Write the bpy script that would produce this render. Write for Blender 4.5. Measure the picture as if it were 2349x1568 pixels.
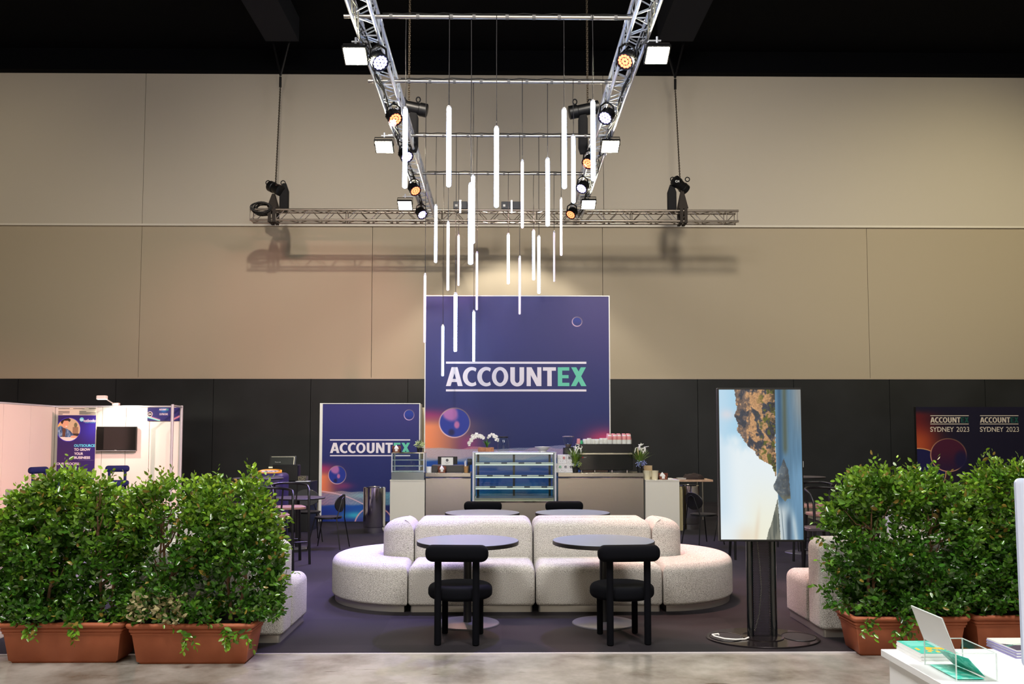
import bpy, bmesh, math, random
import numpy as np
from mathutils import Matrix, Vector
from math import sin, cos, pi, radians, sqrt
for o in list(bpy.data.objects): bpy.data.objects.remove(o)
S = bpy.context.scene
COL = S.collection
rnd = random.Random(7)

# ---------------------------------------------------------------- camera
F, PX, PY, HC = 2000.0, 1174.5, 874.2, 1.65
cam = bpy.data.cameras.new('camera'); co = bpy.data.objects.new('camera', cam); COL.objects.link(co)
cam.sensor_width = 36; cam.sensor_fit = 'HORIZONTAL'; cam.lens = F / 2349 * 36
cam.shift_y = (PY - 784) / 2349
co.location = (0, 0, HC); co.rotation_euler = (radians(93.6), 0, radians(-.69))
cam.clip_start = .05; cam.clip_end = 200
S.camera = co
_R = (Matrix.Rotation(radians(-.69), 3, 'Z') @ Matrix.Rotation(radians(93.6), 3, 'X'))
def ray(x, y): return _R @ Vector(((x - PX) / F, (PY - y) / F, -1))
def P(x, y, Y):                                   # point at depth Y seen at photo position (x, y)
    d = ray(x, y); return Vector((0, 0, HC)) + d * (Y / d.y)
def G(x, y, z=0.0):                               # point at height z
    d = ray(x, y); return Vector((0, 0, HC)) + d * ((z - HC) / d.z)

# ---------------------------------------------------------------- world, exposure, hall lights
w = bpy.data.worlds.new('hall'); S.world = w; w.use_nodes = True
w.node_tree.nodes['Background'].inputs[0].default_value = (.75, .82, 1, 1)
w.node_tree.nodes['Background'].inputs[1].default_value = .05
vs = S.view_settings; S.display_settings.display_device = 'sRGB'
vs.view_transform = 'Standard'; vs.look = 'None'; vs.gamma = 1; vs.use_curve_mapping = False
vs.exposure = 0.0
try:
    S.cycles.use_denoising = True; S.cycles.sample_clamp_indirect = 4; S.cycles.max_bounces = 8
    S.cycles.transparent_max_bounces = 24; S.cycles.caustics_reflective = False; S.cycles.caustics_refractive = False
except Exception: pass

def aim(o, tgt): o.rotation_euler = (Vector(tgt) - o.location).to_track_quat('-Z', 'Y').to_euler()
def spot(name, loc, tgt, col, power, ang, blend=.6, size=.1, parent=None):
    l = bpy.data.lights.new(name, 'SPOT'); l.color = col; l.energy = power
    l.spot_size = radians(ang); l.spot_blend = blend; l.shadow_soft_size = size
    o = bpy.data.objects.new(name, l); COL.objects.link(o); o.location = loc; aim(o, tgt)
    if parent:
        o.parent = parent; o.matrix_parent_inverse = Matrix.Translation(parent.location).inverted()
    return o
def area(name, loc, tgt, col, power, size, spread=180):
    l = bpy.data.lights.new(name, 'AREA'); l.color = col; l.energy = power; l.shape = 'DISK'; l.size = size
    l.spread = radians(spread)
    o = bpy.data.objects.new(name, l); COL.objects.link(o); o.location = loc; aim(o, tgt)
    return o
WARM = (1, .86, .66); NEUT = (1, .95, .88)
# high hall lamps out of frame that wash the back wall, and one added bare light
spot('hall_wash_light', (-2.6, 9.6, 9.2), (-4.5, 22, 3.8), (1, .88, .72), 2600, 70, 1, .12)
spot('hall_wash_light', (2.8, 9.8, 9.2), (6.0, 22, 4.2), (1, .9, .74), 2600, 74, 1, .5)
spot('hall_wash_light', (14.5, 13.5, 9.0), (11.8, 22, 6.2), (1, .88, .55), 1500, 70, 1, .3)
spot('hall_wash_light', (.25, 20.3, 7.6), (.25, 20.4, 0), (1, .93, .8), 650, 99, .3, .1)  # added without a fixture to cast the bright cone behind the feature wall
spot('hall_wash_light', (-14.0, 12.0, 9.0), (-13, 22, 6.6), (1, .84, .55), 650, 60, 1, .3)
# added unseen fill lights above and behind the camera, standing in for high bays
area('aisle_fill_light', (-3.0, 2.3, 9.3), (-2.6, 6.6, .4), (1, .97, .93), 780, 3.0)
area('aisle_fill_light', (0, -5.5, 9.0), (0, -11.5, 1.5), (1, .95, .86), 4000, 1.5)  # added to brighten the rear wall for reflections and soft front fill
area('aisle_fill_light', (3.2, 2.3, 9.3), (2.6, 6.6, .4), (1, .97, .93), 780, 3.0)

# ---------------------------------------------------------------- materials
def s2l(c):
    c = c / 255.0
    return c / 12.92 if c <= .04045 else ((c + .055) / 1.055) ** 2.4
def rgb(r, g, b): return (s2l(r), s2l(g), s2l(b), 1)
MATS = {}
def mat(name, col=(128, 128, 128), rough=.5, metal=0, emit=None, es=1, trans=0, spec=None, coat=0, bump=None, speck=None, alpha=1):
    if name in MATS: return MATS[name]
    m = bpy.data.materials.new(name); m.use_nodes = True; nt = m.node_tree; N = nt.nodes; L = nt.links
    b = N['Principled BSDF']; b.inputs['Base Color'].default_value = rgb(*col)
    b.inputs['Roughness'].default_value = rough; b.inputs['Metallic'].default_value = metal
    if spec is not None: b.inputs['Specular IOR Level'].default_value = spec
    if coat: b.inputs['Coat Weight'].default_value = coat
    if trans: b.inputs['Transmission Weight'].default_value = trans; b.inputs['IOR'].default_value = 1.2
    if alpha < 1: b.inputs['Alpha'].default_value = alpha
    if emit: b.inputs['Emission Color'].default_value = rgb(*emit); b.inputs['Emission Strength'].default_value = es
    if bump or speck:
        tc = N.new('ShaderNodeTexCoord')
        if speck:                                  # (scale, second colour, lo, hi)
            n = N.new('ShaderNodeTexNoise'); n.inputs['Scale'].default_value = speck[0]; n.inputs['Detail'].default_value = 3
            L.new(tc.outputs['Object'], n.inputs['Vector'])
            r = N.new('ShaderNodeValToRGB'); L.new(n.outputs['Fac'], r.inputs['Fac'])
            r.color_ramp.elements[0].color = rgb(*speck[1]); r.color_ramp.elements[1].color = rgb(*col)
            r.color_ramp.elements[0].position = speck[2]; r.color_ramp.elements[1].position = speck[3]
            L.new(r.outputs['Color'], b.inputs['Base Color'])
        if bump:                                   # (scale, strength, distance)
            n = N.new('ShaderNodeTexNoise'); n.inputs['Scale'].default_value = bump[0]; n.inputs['Detail'].default_value = 4
            L.new(tc.outputs['Object'], n.inputs['Vector'])
            u = N.new('ShaderNodeBump'); u.inputs['Strength'].default_value = bump[1]; u.inputs['Distance'].default_value = bump[2]
            L.new(n.outputs['Fac'], u.inputs['Height']); L.new(u.outputs['Normal'], b.inputs['Normal'])
    MATS[name] = m
    return m
def attr_mat(name, rough=.6, emit=0, subsurf=0, spec=.4, bump=None):
    if name in MATS: return MATS[name]
    m = bpy.data.materials.new(name); m.use_nodes = True; nt = m.node_tree; N = nt.nodes; L = nt.links
    b = N['Principled BSDF']; b.inputs['Roughness'].default_value = rough; b.inputs['Specular IOR Level'].default_value = spec
    a = N.new('ShaderNodeAttribute'); a.attribute_name = 'Col'
    L.new(a.outputs['Color'], b.inputs['Base Color'])
    if emit:
        b.inputs['Base Color'].default_value = (0, 0, 0, 1)
        for l in list(nt.links):
            if l.to_socket == b.inputs['Base Color']: nt.links.remove(l)
        L.new(a.outputs['Color'], b.inputs['Emission Color']); b.inputs['Emission Strength'].default_value = emit
    if subsurf:
        t = N.new('ShaderNodeBsdfTranslucent'); L.new(a.outputs['Color'], t.inputs['Color'])
        mx = N.new('ShaderNodeMixShader'); mx.inputs[0].default_value = subsurf
        L.new(b.outputs[0], mx.inputs[1]); L.new(t.outputs[0], mx.inputs[2]); L.new(mx.outputs[0], N['Material Output'].inputs[0])
    MATS[name] = m
    return m
def clear_mat(name, tint=(240, 250, 248), gloss=.12, rough=.02):
    """thin clear sheet: mostly see-through with a fresnel-weighted reflection"""
    if name in MATS: return MATS[name]
    m = bpy.data.materials.new(name); m.use_nodes = True; nt = m.node_tree; N = nt.nodes; L = nt.links
    N.remove(N['Principled BSDF'])
    t = N.new('ShaderNodeBsdfTransparent'); t.inputs[0].default_value = rgb(*tint)
    g = N.new('ShaderNodeBsdfGlossy'); g.inputs['Roughness'].default_value = rough
    lw = N.new('ShaderNodeLayerWeight'); lw.inputs[0].default_value = .5; fr = N.new('ShaderNodeMath'); fr.operation = 'POWER'; fr.inputs[1].default_value = 5; L.new(lw.outputs['Facing'], fr.inputs[0])
    ad = N.new('ShaderNodeMath'); ad.operation = 'ADD'; ad.inputs[1].default_value = gloss; ad.use_clamp = True
    mx = N.new('ShaderNodeMixShader')
    L.new(fr.outputs[0], ad.inputs[0]); L.new(ad.outputs[0], mx.inputs[0]); L.new(t.outputs[0], mx.inputs[1]); L.new(g.outputs[0], mx.inputs[2])
    L.new(mx.outputs[0], N['Material Output'].inputs[0]); MATS[name] = m
    return m

M_ALU = mat('aluminium', (214, 220, 232), .32, .55)
M_CHROME = mat('chrome', (215, 213, 212), .09, 1)
M_STEEL = mat('brushed_steel', (208, 204, 192), .28, 1, bump=(14, .05, .02))
M_BLACKM = mat('black_metal', (16, 16, 18), .4, .2)
M_BLACKP = mat('black_plastic', (14, 14, 15), .45)
M_RUBBER = mat('rubber', (10, 10, 10), .8)
M_VELVET = mat('dark_velvet', (5, 6, 12), .9, spec=.12, bump=(300, .25, .002))
M_VELVETB = mat('navy_velvet', (14, 26, 84), .8, spec=.3, bump=(300, .25, .002))
M_BOUCLE = mat('white_boucle', (222, 218, 212), .95, speck=(230, (120, 116, 108), .38, .55), bump=(190, .9, .006), spec=.15)
M_TOP = mat('table_laminate', (120, 130, 152), .3, spec=.6)
M_WHITE = mat('white_laminate', (222, 218, 208), .4)
M_DESK = mat('desk_white', (232, 234, 238), .35)
M_CARDW = mat('white_plastic', (232, 230, 226), .4)
M_PAPER = mat('white_paper', (238, 238, 236), .8)
M_WOOD = mat('pale_wood', (196, 164, 140), .5, speck=(9, (170, 136, 112), .35, .65))
M_BROWN = mat('copper_brown', (132, 70, 44), .45, speck=(30, (98, 48, 30), .35, .65))
M_TERRA = mat('terracotta', (168, 94, 62), .6, speck=(5, (152, 80, 50), .3, .7), bump=(60, .12, .004))
M_SOIL = mat('soil', (38, 28, 22), .95, bump=(40, .8, .02))
M_BARK = mat('bark', (138, 104, 78), .85, bump=(60, .5, .006), speck=(25, (92, 66, 48), .35, .65))
M_LEAF = attr_mat('leaf', .22, subsurf=.2, spec=.7)
M_PRINT = attr_mat('printed_panel', .45)
M_GLASS = clear_mat('clear_glass', (244, 251, 249), .03)
M_ACRYL = clear_mat('clear_acrylic', (252, 254, 253), .0, .05)
M_EDGE = mat('acrylic_edge', (225, 235, 232), .15, alpha=.55)
M_FABRICB = mat('black_fabric', (12, 12, 15), .9, bump=(90, .4, .01))
M_CABLE = mat('cable', (12, 12, 13), .6)
M_WIRE = mat('dark_wire', (40, 38, 40), .5, .5)
M_STRAP = mat('dark_strap', (44, 38, 34), .9)
M_LTXT = mat('print_white', (236, 228, 238), .5)
M_LTEAL = mat('print_teal', (98, 200, 170), .5)
M_CYANT = mat('print_cyan', (96, 214, 240), .5)
M_CREAMT = mat('print_cream', (220, 208, 188), .5)
M_UNLIT_TEAL = mat('print_unlit_teal', (12, 84, 70), .5)  # teal for the unlit wall, its shade put into the colour
M_INK = mat('print_ink', (52, 52, 62), .6)
M_REDP = mat('print_red', (196, 40, 44), .5)
M_GREENP = mat('print_green', (62, 176, 116), .5)

# ---------------------------------------------------------------- mesh building
class MB:
    def __init__(s): s.v = []; s.f = []
    def add(s, vs_, fs):
        k = len(s.v); s.v += [tuple(p) for p in vs_]; s.f += [tuple(i + k for i in f) for f in fs]; return s
    def box(s, c, d, rz=0, b=0):
        x, y, z = (d[0] / 2, d[1] / 2, d[2] / 2)
        if b:
            return s.loft(rrect(d[0], d[1], b), [(b * .6, -z), (0, -z + b * .6), (0, z - b * .6), (b * .6, z)], c, rz)
        vs_ = [(-x, -y, -z), (x, -y, -z), (x, y, -z), (-x, y, -z), (-x, -y, z), (x, -y, z), (x, y, z), (-x, y, z)]
        cr, sr = cos(rz), sin(rz)
        return s.add([(c[0] + p[0] * cr - p[1] * sr, c[1] + p[0] * sr + p[1] * cr, c[2] + p[2]) for p in vs_],
                     [(0, 3, 2, 1), (4, 5, 6, 7), (0, 1, 5, 4), (1, 2, 6, 5), (2, 3, 7, 6), (3, 0, 4, 7)])
    def bb(s, x0, x1, y0, y1, z0, z1, b=0): return s.box(((x0 + x1) / 2, (y0 + y1) / 2, (z0 + z1) / 2), (x1 - x0, y1 - y0, z1 - z0), 0, b)
    def loft(s, fn, prof, c=(0, 0, 0), rz=0, cap=(True, True)):
        cr, sr = cos(rz), sin(rz); rings = []
        for (i, z) in prof:
            pts = fn(i); rings.append([(c[0] + x * cr - y * sr, c[1] + x * sr + y * cr, c[2] + z) for x, y in pts])
        n = len(rings[0]); vs_ = [p for r in rings for p in r]; fs = []
        for k in range(len(rings) - 1):
            for j in range(n):
                j2 = (j + 1) % n; fs.append((k * n + j, k * n + j2, (k + 1) * n + j2, (k + 1) * n + j))
        if cap[0]: fs.append(tuple(reversed(range(n))))
        if cap[1]: fs.append(tuple(range((len(rings) - 1) * n, len(rings) * n)))
        return s.add(vs_, fs)
    def lathe(s, prof, c=(0, 0, 0), n=32, cap=(True, True)):
        return s.loft(lambda r: [(r * cos(2 * pi * j / n), r * sin(2 * pi * j / n)) for j in range(n)], prof, c, 0, cap)
    def tube(s, pts, r, n=8, cap=True, closed=False):
        pts = [Vector(p) for p in pts]; m = len(pts); rs = r if isinstance(r, (list, tuple)) else [r] * m
        vs_ = []; fs = []; up = None
        for i, p in enumerate(pts):
            if closed: d = pts[(i + 1) % m] - pts[i - 1]
            else: d = pts[min(i + 1, m - 1)] - pts[max(i - 1, 0)]
            d = d.normalized() if d.length > 1e-9 else Vector((0, 0, 1))
            if up is None: up = Vector((0, 0, 1)) if abs(d.z) < .9 else Vector((1, 0, 0))
            a = d.cross(up)
            if a.length < 1e-5: a = d.orthogonal()
            a.normalize(); b = a.cross(d).normalized(); up = b
            for j in range(n):
                t = 2 * pi * j / n; vs_.append(p + (a * cos(t) + b * sin(t)) * rs[i])
        rng = m if closed else m - 1
        for i in range(rng):
            i2 = (i + 1) % m
            for j in range(n):
                j2 = (j + 1) % n; fs.append((i * n + j, i * n + j2, i2 * n + j2, i2 * n + j))
        if cap and not closed:
            fs.append(tuple(reversed(range(n)))); fs.append(tuple(range((m - 1) * n, m * n)))
        return s.add(vs_, fs)
    def ball(s, c, r, n=12, sc=(1, 1, 1)):
        pr = [(max(r * sin(pi * k / 8), 1e-4), -r * cos(pi * k / 8)) for k in range(9)]
        t = MB().lathe(pr, (0, 0, 0), n)
        return s.add([(c[0] + p[0] * sc[0], c[1] + p[1] * sc[1], c[2] + p[2] * sc[2]) for p in t.v], t.f)
    def xf(s, M): s.v = [tuple(M @ Vector(p)) for p in s.v]; return s
    def build(s, name, m, parent=None, smooth=True, ang=38):
        me = bpy.data.meshes.new(name); me.from_pydata(s.v, [], s.f)
        bm = bmesh.new(); bm.from_mesh(me); bmesh.ops.recalc_face_normals(bm, faces=bm.faces); bm.to_mesh(me); bm.free()
        if smooth:
            me.shade_smooth(); me.set_sharp_from_angle(angle=radians(ang))
        me.materials.append(m)
        o = bpy.data.objects.new(name, me); COL.objects.link(o)
        if parent: o.parent = parent
        return o
def rrect(w, d, r, k=5):
    def fn(i):
        W, D = w / 2 - i, d / 2 - i; q = max(min(r - i * .7, W, D), .0005); out = []
        for cx, cy, a0 in ((W - q, -D + q, -90), (W - q, D - q, 0), (-W + q, D - q, 90), (-W + q, -D + q, 180)):
            for j in range(k + 1):
                a = radians(a0 + 90 * j / k); out.append((cx + q * cos(a), cy + q * sin(a)))
        return out
    return fn
def rprof(z0, z1, rb, rt, k=5):
    p = []
    for j in range(k + 1):
        a = pi / 2 * j / k; p.append((rb * (1 - sin(a)), z0 + rb * (1 - cos(a))))
    for j in range(k + 1):
        a = pi / 2 * j / k; p.append((rt * (1 - cos(a)), z1 - rt * (1 - sin(a))))
    return p
def tag(o, label=None, cat=None, group=None, kind=None):
    if label: o['label'] = label
    if cat: o['category'] = cat
    if group: o['group'] = group
    if kind: o['kind'] = kind
    return o
def thing(name, label, cat, loc=(0, 0, 0), rz=0, group=None):
    o = bpy.data.objects.new(name, None); COL.objects.link(o); o.empty_display_size = .1
    o.location = loc; o.rotation_euler = (0, 0, rz)
    return tag(o, label, cat, group)
def dup(root, loc, rz=0, label=None, group=None, sc=None):
    r = root.copy(); COL.objects.link(r); r.location = loc; r.rotation_euler = (0, 0, rz)
    if sc: r.scale = sc
    if label: r['label'] = label
    if group: r['group'] = group
    for ch in list(root.children):
        c = ch.copy(); COL.objects.link(c); c.parent = r
        for g in list(ch.children):
            d = g.copy(); COL.objects.link(d); d.parent = c
    return r
def text(name, s, x, z, wd, ht, m, parent=None, y=0, bold=0.0, space=1.0, depth=.001, cap=True):
    """lettering filling the box x..x+wd, z..z+ht in the XZ plane facing -Y"""
    cu = bpy.data.curves.new(name, 'FONT'); cu.body = s; cu.size = 1; cu.offset = bold; cu.space_character = space
    cu.extrude = .002; cu.fill_mode = 'BOTH' if hasattr(cu, 'fill_mode') else cu.fill_mode
    t = bpy.data.objects.new(name, cu); COL.objects.link(t)
    dg = bpy.context.evaluated_depsgraph_get(); me = bpy.data.meshes.new_from_object(t.evaluated_get(dg))
    bpy.data.objects.remove(t); bpy.data.curves.remove(cu)
    n = len(me.vertices); a = np.zeros(n * 3, dtype=np.float32); me.vertices.foreach_get('co', a); a = a.reshape(-1, 3)
    mn, mx_ = a.min(0), a.max(0)
    b = np.zeros_like(a)
    b[:, 0] = x + (a[:, 0] - mn[0]) / (mx_[0] - mn[0]) * wd
    b[:, 2] = z + (a[:, 1] - mn[1]) / (mx_[1] - mn[1]) * ht
    b[:, 1] = y - depth * (a[:, 2] - mn[2]) / max(mx_[2] - mn[2], 1e-6)
    me.vertices.foreach_set('co', b.ravel()); me.materials.clear(); me.materials.append(m); me.update()
    o = bpy.data.objects.new(name, me); COL.objects.link(o)
    if parent: o.parent = parent
    return o
def picture(name, w_, h_, nx, ny, fn, m, parent=None, loc=(0, 0, 0)):
    """a flat printed sheet in the XZ plane; fn(u, v) -> sRGB 0..255 arrays; u right, v up"""
    us, vs2 = np.meshgrid(np.linspace(0, 1, nx + 1), np.linspace(0, 1, ny + 1))
    v = np.zeros(((nx + 1) * (ny + 1), 3)); v[:, 0] = us.ravel() * w_; v[:, 2] = vs2.ravel() * h_
    i = np.arange(nx); j = np.arange(ny); I, J = np.meshgrid(i, j); k = (J * (nx + 1) + I).ravel()
    fs = np.stack([k, k + 1, k + nx + 2, k + nx + 1], 1)
    me = bpy.data.meshes.new(name); me.from_pydata((v + np.array(loc)).tolist(), [], fs.tolist())
    c = np.clip(fn(us.ravel(), vs2.ravel()), 0, 255) / 255.0
    lin = np.where(c <= .04045, c / 12.92, ((c + .055) / 1.055) ** 2.4)
    rgba = np.ones((len(lin), 4), dtype=np.float32); rgba[:, :3] = lin
    at = me.color_attributes.new('Col', 'FLOAT_COLOR', 'POINT'); at.data.foreach_set('color', rgba.ravel())
    me.materials.append(m); o = bpy.data.objects.new(name, me); COL.objects.link(o)
    if parent: o.parent = parent
    return o
# small picture toolbox (numpy)
def vnoise(x, y, seed=0):
    xi, yi = np.floor(x).astype(int), np.floor(y).astype(int); xf, yf = x - xi, y - yi
    def h(a, b): return (np.sin(a * 127.1 + b * 311.7 + seed * 74.7) * 43758.5453) % 1.0
    sx, sy = xf * xf * (3 - 2 * xf), yf * yf * (3 - 2 * yf)
    return (h(xi, yi) * (1 - sx) + h(xi + 1, yi) * sx) * (1 - sy) + (h(xi, yi + 1) * (1 - sx) + h(xi + 1, yi + 1) * sx) * sy
def fbm(x, y, seed=0, o=4):
    t = 0; a = .5
    for k in range(o): t = t + a * vnoise(x * 2 ** k, y * 2 ** k, seed + k); a *= .5
    return t
def ss(a, b, x): t = np.clip((x - a) / (b - a + 1e-9), 0, 1); return t * t * (3 - 2 * t)
def mixc(c, col, a): a = np.clip(a, 0, 1)[:, None]; return c * (1 - a) + np.array(col, float)[None, :] * a
def mixa(c, c2, a): a = np.clip(a, 0, 1)[:, None]; return c * (1 - a) + c2 * a
def inpoly(x, y, poly):
    ins = np.zeros(len(x), bool); n = len(poly)
    for i in range(n):
        x1, y1 = poly[i]; x2, y2 = poly[(i + 1) % n]
        if y1 == y2: continue
        c = ((y1 > y) != (y2 > y)) & (x < (x2 - x1) * (y - y1) / (y2 - y1) + x1); ins ^= c
    return ins
# ================================================================ THE SETTING
YW = 22.0
def struct(name, mb, m, label, smooth=False):
    o = mb.build(name, m, None, smooth); return tag(o, label, None, None, 'structure')
# concrete aisle
m = bpy.data.materials.new('polished_concrete'); m.use_nodes = True; nt = m.node_tree; N = nt.nodes; L = nt.links; b = N['Principled BSDF']
tc = N.new('ShaderNodeTexCoord'); n1 = N.new('ShaderNodeTexNoise'); n1.inputs['Scale'].default_value = 1.6; n1.inputs['Detail'].default_value = 8; n1.inputs['Roughness'].default_value = .62
L.new(tc.outputs['Object'], n1.inputs['Vector'])
r1 = N.new('ShaderNodeValToRGB'); L.new(n1.outputs['Fac'], r1.inputs['Fac']); r1.color_ramp.elements[0].color = rgb(98, 89, 77); r1.color_ramp.elements[1].color = rgb(168, 163, 155)
r1.color_ramp.elements[0].position = .3; r1.color_ramp.elements[1].position = .62
mp = N.new('ShaderNodeMapping'); mp.inputs['Scale'].default_value = (1.2, 5, 1); mp.inputs['Rotation'].default_value = (0, 0, .35); L.new(tc.outputs['Object'], mp.inputs['Vector'])
n2 = N.new('ShaderNodeTexNoise'); n2.inputs['Scale'].default_value = 2.3; n2.inputs['Detail'].default_value = 5; L.new(mp.outputs[0], n2.inputs['Vector'])
r2 = N.new('ShaderNodeValToRGB'); L.new(n2.outputs['Fac'], r2.inputs['Fac']); r2.color_ramp.elements[0].color = (0, 0, 0, 1); r2.color_ramp.elements[1].color = (1, 1, 1, 1)
r2.color_ramp.elements[0].position = .66; r2.color_ramp.elements[1].position = .74
mx = N.new('ShaderNodeMix'); mx.data_type = 'RGBA'; L.new(r2.outputs[0], mx.inputs[0]); L.new(r1.outputs[0], mx.inputs[6]); mx.inputs[7].default_value = rgb(88, 76, 64)
L.new(mx.outputs[2], b.inputs['Base Color'])
r3 = N.new('ShaderNodeMapRange'); L.new(n1.outputs['Fac'], r3.inputs[0]); r3.inputs[3].default_value = .26; r3.inputs[4].default_value = .12; L.new(r3.outputs[0], b.inputs['Roughness'])
M_CONC = m
struct('floor', MB().bb(-17, 17, -12, YW, -.2, 0), M_CONC, 'polished grey concrete hall floor with brown stains')
# carpet tiles
m = bpy.data.materials.new('carpet_tiles'); m.use_nodes = True; nt = m.node_tree; N = nt.nodes; L = nt.links; b = N['Principled BSDF']
tc = N.new('ShaderNodeTexCoord'); ck = N.new('ShaderNodeTexChecker'); ck.inputs['Scale'].default_value = 1.0; L.new(tc.outputs['Object'], ck.inputs['Vector'])
ck.inputs[1].default_value = rgb(34, 30, 35); ck.inputs[2].default_value = rgb(41, 36, 41)
nz = N.new('ShaderNodeTexNoise'); nz.inputs['Scale'].default_value = 160; L.new(tc.outputs['Object'], nz.inputs['Vector'])
mx = N.new('ShaderNodeMix'); mx.data_type = 'RGBA'; mx.blend_type = 'MULTIPLY'; mx.inputs[0].default_value = .5; L.new(ck.outputs[0], mx.inputs[6]); L.new(nz.outputs['Color'], mx.inputs[7])
L.new(mx.outputs[2], b.inputs['Base Color']); b.inputs['Roughness'].default_value = .9; b.inputs['Specular IOR Level'].default_value = .25
bp = N.new('ShaderNodeBump'); bp.inputs['Strength'].default_value = .4; bp.inputs['Distance'].default_value = .003; L.new(nz.outputs['Fac'], bp.inputs['Height']); L.new(bp.outputs[0], b.inputs['Normal'])
M_CARP = m
struct('carpet', MB().bb(-4.08, 6.2, 6.75, YW - .05, 0, .008), M_CARP, 'charcoal carpet tiles laid over the concrete under the lounge')
struct('trim_1', MB().bb(-4.08, 6.2, 6.737, 6.75, 0, .009), mat('tape', (206, 200, 204), .5), 'thin pale tape along the front edge of the carpet')
struct('booth_floor_strip', MB().bb(-10.6, -7.2, 17.6, 19.5, 0, .008), M_CARP, 'dark strip on the floor under the white exhibition booth')  # dark floor strip in the same material as the lounge carpet
# back wall : panels with dark gaps between
M_WU = mat('wall_paint_upper', (192, 184, 171), .75, bump=(3, .05, .02)); M_WL = mat('wall_paint_lower', (172, 160, 140), .75, bump=(3, .05, .02))
M_WD = mat('wall_black_panels', (36, 38, 41), .5, speck=(.6, (24, 26, 28), .35, .65), spec=.3); M_GAP = mat('gap_dark', (104, 96, 86), .9)
Zt, Zm, Zd = P(1174, 175, YW).z, 6.98, 3.09
def xs_(v, y): return [P(x, y, YW).x for x in v]
g = .006
ub = MB(); e = [-17] + xs_([334, 1383], 300) + [17]
for a_, b_ in zip(e, e[1:]): ub.bb(a_ + g, b_ - g, YW - .06, YW + .1, Zm, Zt)
ub_o = struct('wall_back', ub, M_WU, 'upper band of large pale panels on the back hall wall')
lb = MB(); e = [-17] + xs_([321, 853, 1383, 1992], 700) + [17]
for a_, b_ in zip(e, e[1:]): lb.bb(a_ + g, b_ - g, YW, YW + .1, Zd, Zm)
struct('wall_back', lb, M_WL, 'middle band of beige panels on the back hall wall')
db = MB(); e = [-17] + [-17 + 2.44 * k for k in range(1, 14)] + [17]
for a_, b_ in zip(e, e[1:]): db.bb(a_ + .006, b_ - .006, YW - .03, YW + .1, 0, Zd)
struct('wall_back', db, M_WD, 'black panelled lower band of the back hall wall')
struct('wall_back', MB().bb(-17, 17, YW + .1, YW + .2, 0, Zt + .4), M_GAP, 'dark backing seen in the joints of the wall panels')
struct('trim_2', MB().bb(-17, 17, YW - .075, YW - .06, Zm, Zm + .05), mat('trim_pale', (214, 208, 198), .5), 'pale ledge under the upper wall panels')
struct('trim_3', MB().bb(-17, 17, YW - .04, YW - .002, Zd - .0, Zd + .035), mat('trim_beige', (170, 156, 138), .5), 'thin ledge above the black lower wall')
M_CEIL = mat('black_ceiling', (4, 5, 9), .9, spec=.1)
M_BEAM = mat('dark_beam', (40, 42, 48), .9, spec=.1)
struct('ceiling', MB().bb(-17, 17, -12, YW + .2, Zt + .55, Zt + .75), M_CEIL, 'black painted hall ceiling')
struct('ceiling', MB().bb(-17, 17, YW - .3, YW + .1, Zt, Zt + .56), M_CEIL, 'black bulkhead above the back wall')
def beam(x0, x1, yend, label):
    o = struct('ceiling_beam', MB().bb(x0, x1, 2, yend, Zt - .02, Zt + .55), M_BEAM, label)
    return o
bl = [G(x, y, Zt - .02) for x, y in ((553, 0), (637, 0), (688, 95))]
beam(bl[0].x, bl[1].x, bl[2].y, 'dark grey ceiling beam running to the wall, upper left')
br = [G(x, y, Zt - .02) for x, y in ((1546, 0), (1636, 0), (1590, 95))]
beam(br[0].x, br[1].x, br[2].y, 'dark grey ceiling beam running to the wall, upper right')

M_REAR = mat('rear_wall_paint', (176, 168, 156), .8)
struct('wall_rear', MB().bb(-17, 17, -12.2, -12, 0, Zt + .5), M_REAR, 'pale hall wall behind the photographer')
struct('wall_left', MB().bb(-17.2, -17, -12, YW + .2, 0, Zt + .5), M_REAR, 'pale hall side wall, left, outside the view')
struct('wall_right', MB().bb(17, 17.2, -12, YW + .2, 0, Zt + .5), M_REAR, 'pale hall side wall, right, outside the view')
# ================================================================ TRUSSES
ZT = 6.526; TS = .24
def truss(name, label, p0, p1, w_, h_, step, r=.025, M_ALU=M_ALU):
    """box truss between p0 and p1 (centre of its underside), four chords and zigzag bracing on every face"""
    p0, p1 = Vector(p0), Vector(p1); d = (p1 - p0); Ln = d.length; d.normalize(); side = d.cross(Vector((0, 0, 1))).normalized(); up = Vector((0, 0, 1))
    t = thing(name, label, 'truss', p0)
    cs = [side * (sx * w_ / 2) + up * (h_ * sz) for sx, sz in ((-1, 0), (1, 0), (1, 1), (-1, 1))]
    for c in cs:
        MB().tube([c, c + d * Ln], r, 10).build('chord', M_ALU, t)
    for k in range(4):
        a_, b_ = cs[k], cs[(k + 1) % 4]; mb = MB(); n = int(Ln / step)
        for q in range(n):
            f0 = (q + .08) * step; f1 = (q + .92) * step
            if (q + k // 2) % 2 == 0: mb.tube([a_ + d * f0, b_ + d * f1], r * .36, 6, False)
            else: mb.tube([b_ + d * f0, a_ + d * f1], r * .36, 6, False)
            if q % 8 == 0: mb.tube([a_ + d * (q * step + .01), b_ + d * (q * step + .01)], r * .4, 6, False)
        mb.tube([a_ + d * (Ln - .03), b_ + d * (Ln - .03)], r * .4, 6, False)
        mb.build('bracing', M_ALU, t)
    for q in (1, 2):                                            # couplers where truss sections meet
        f0 = Ln * q / 3
        for c in cs:
            MB().tube([c + d * (f0 - .07), c + d * (f0 + .07)], r * 1.25, 10).build('coupler', M_ALU, t)
    return t
XL, XR = -1.622, 1.665
TRL = truss('lighting_truss', 'long silver lighting truss running to the wall on the left', (XL, 6.2, ZT), (XL, 19.2, ZT), TS, TS, .26)
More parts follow.
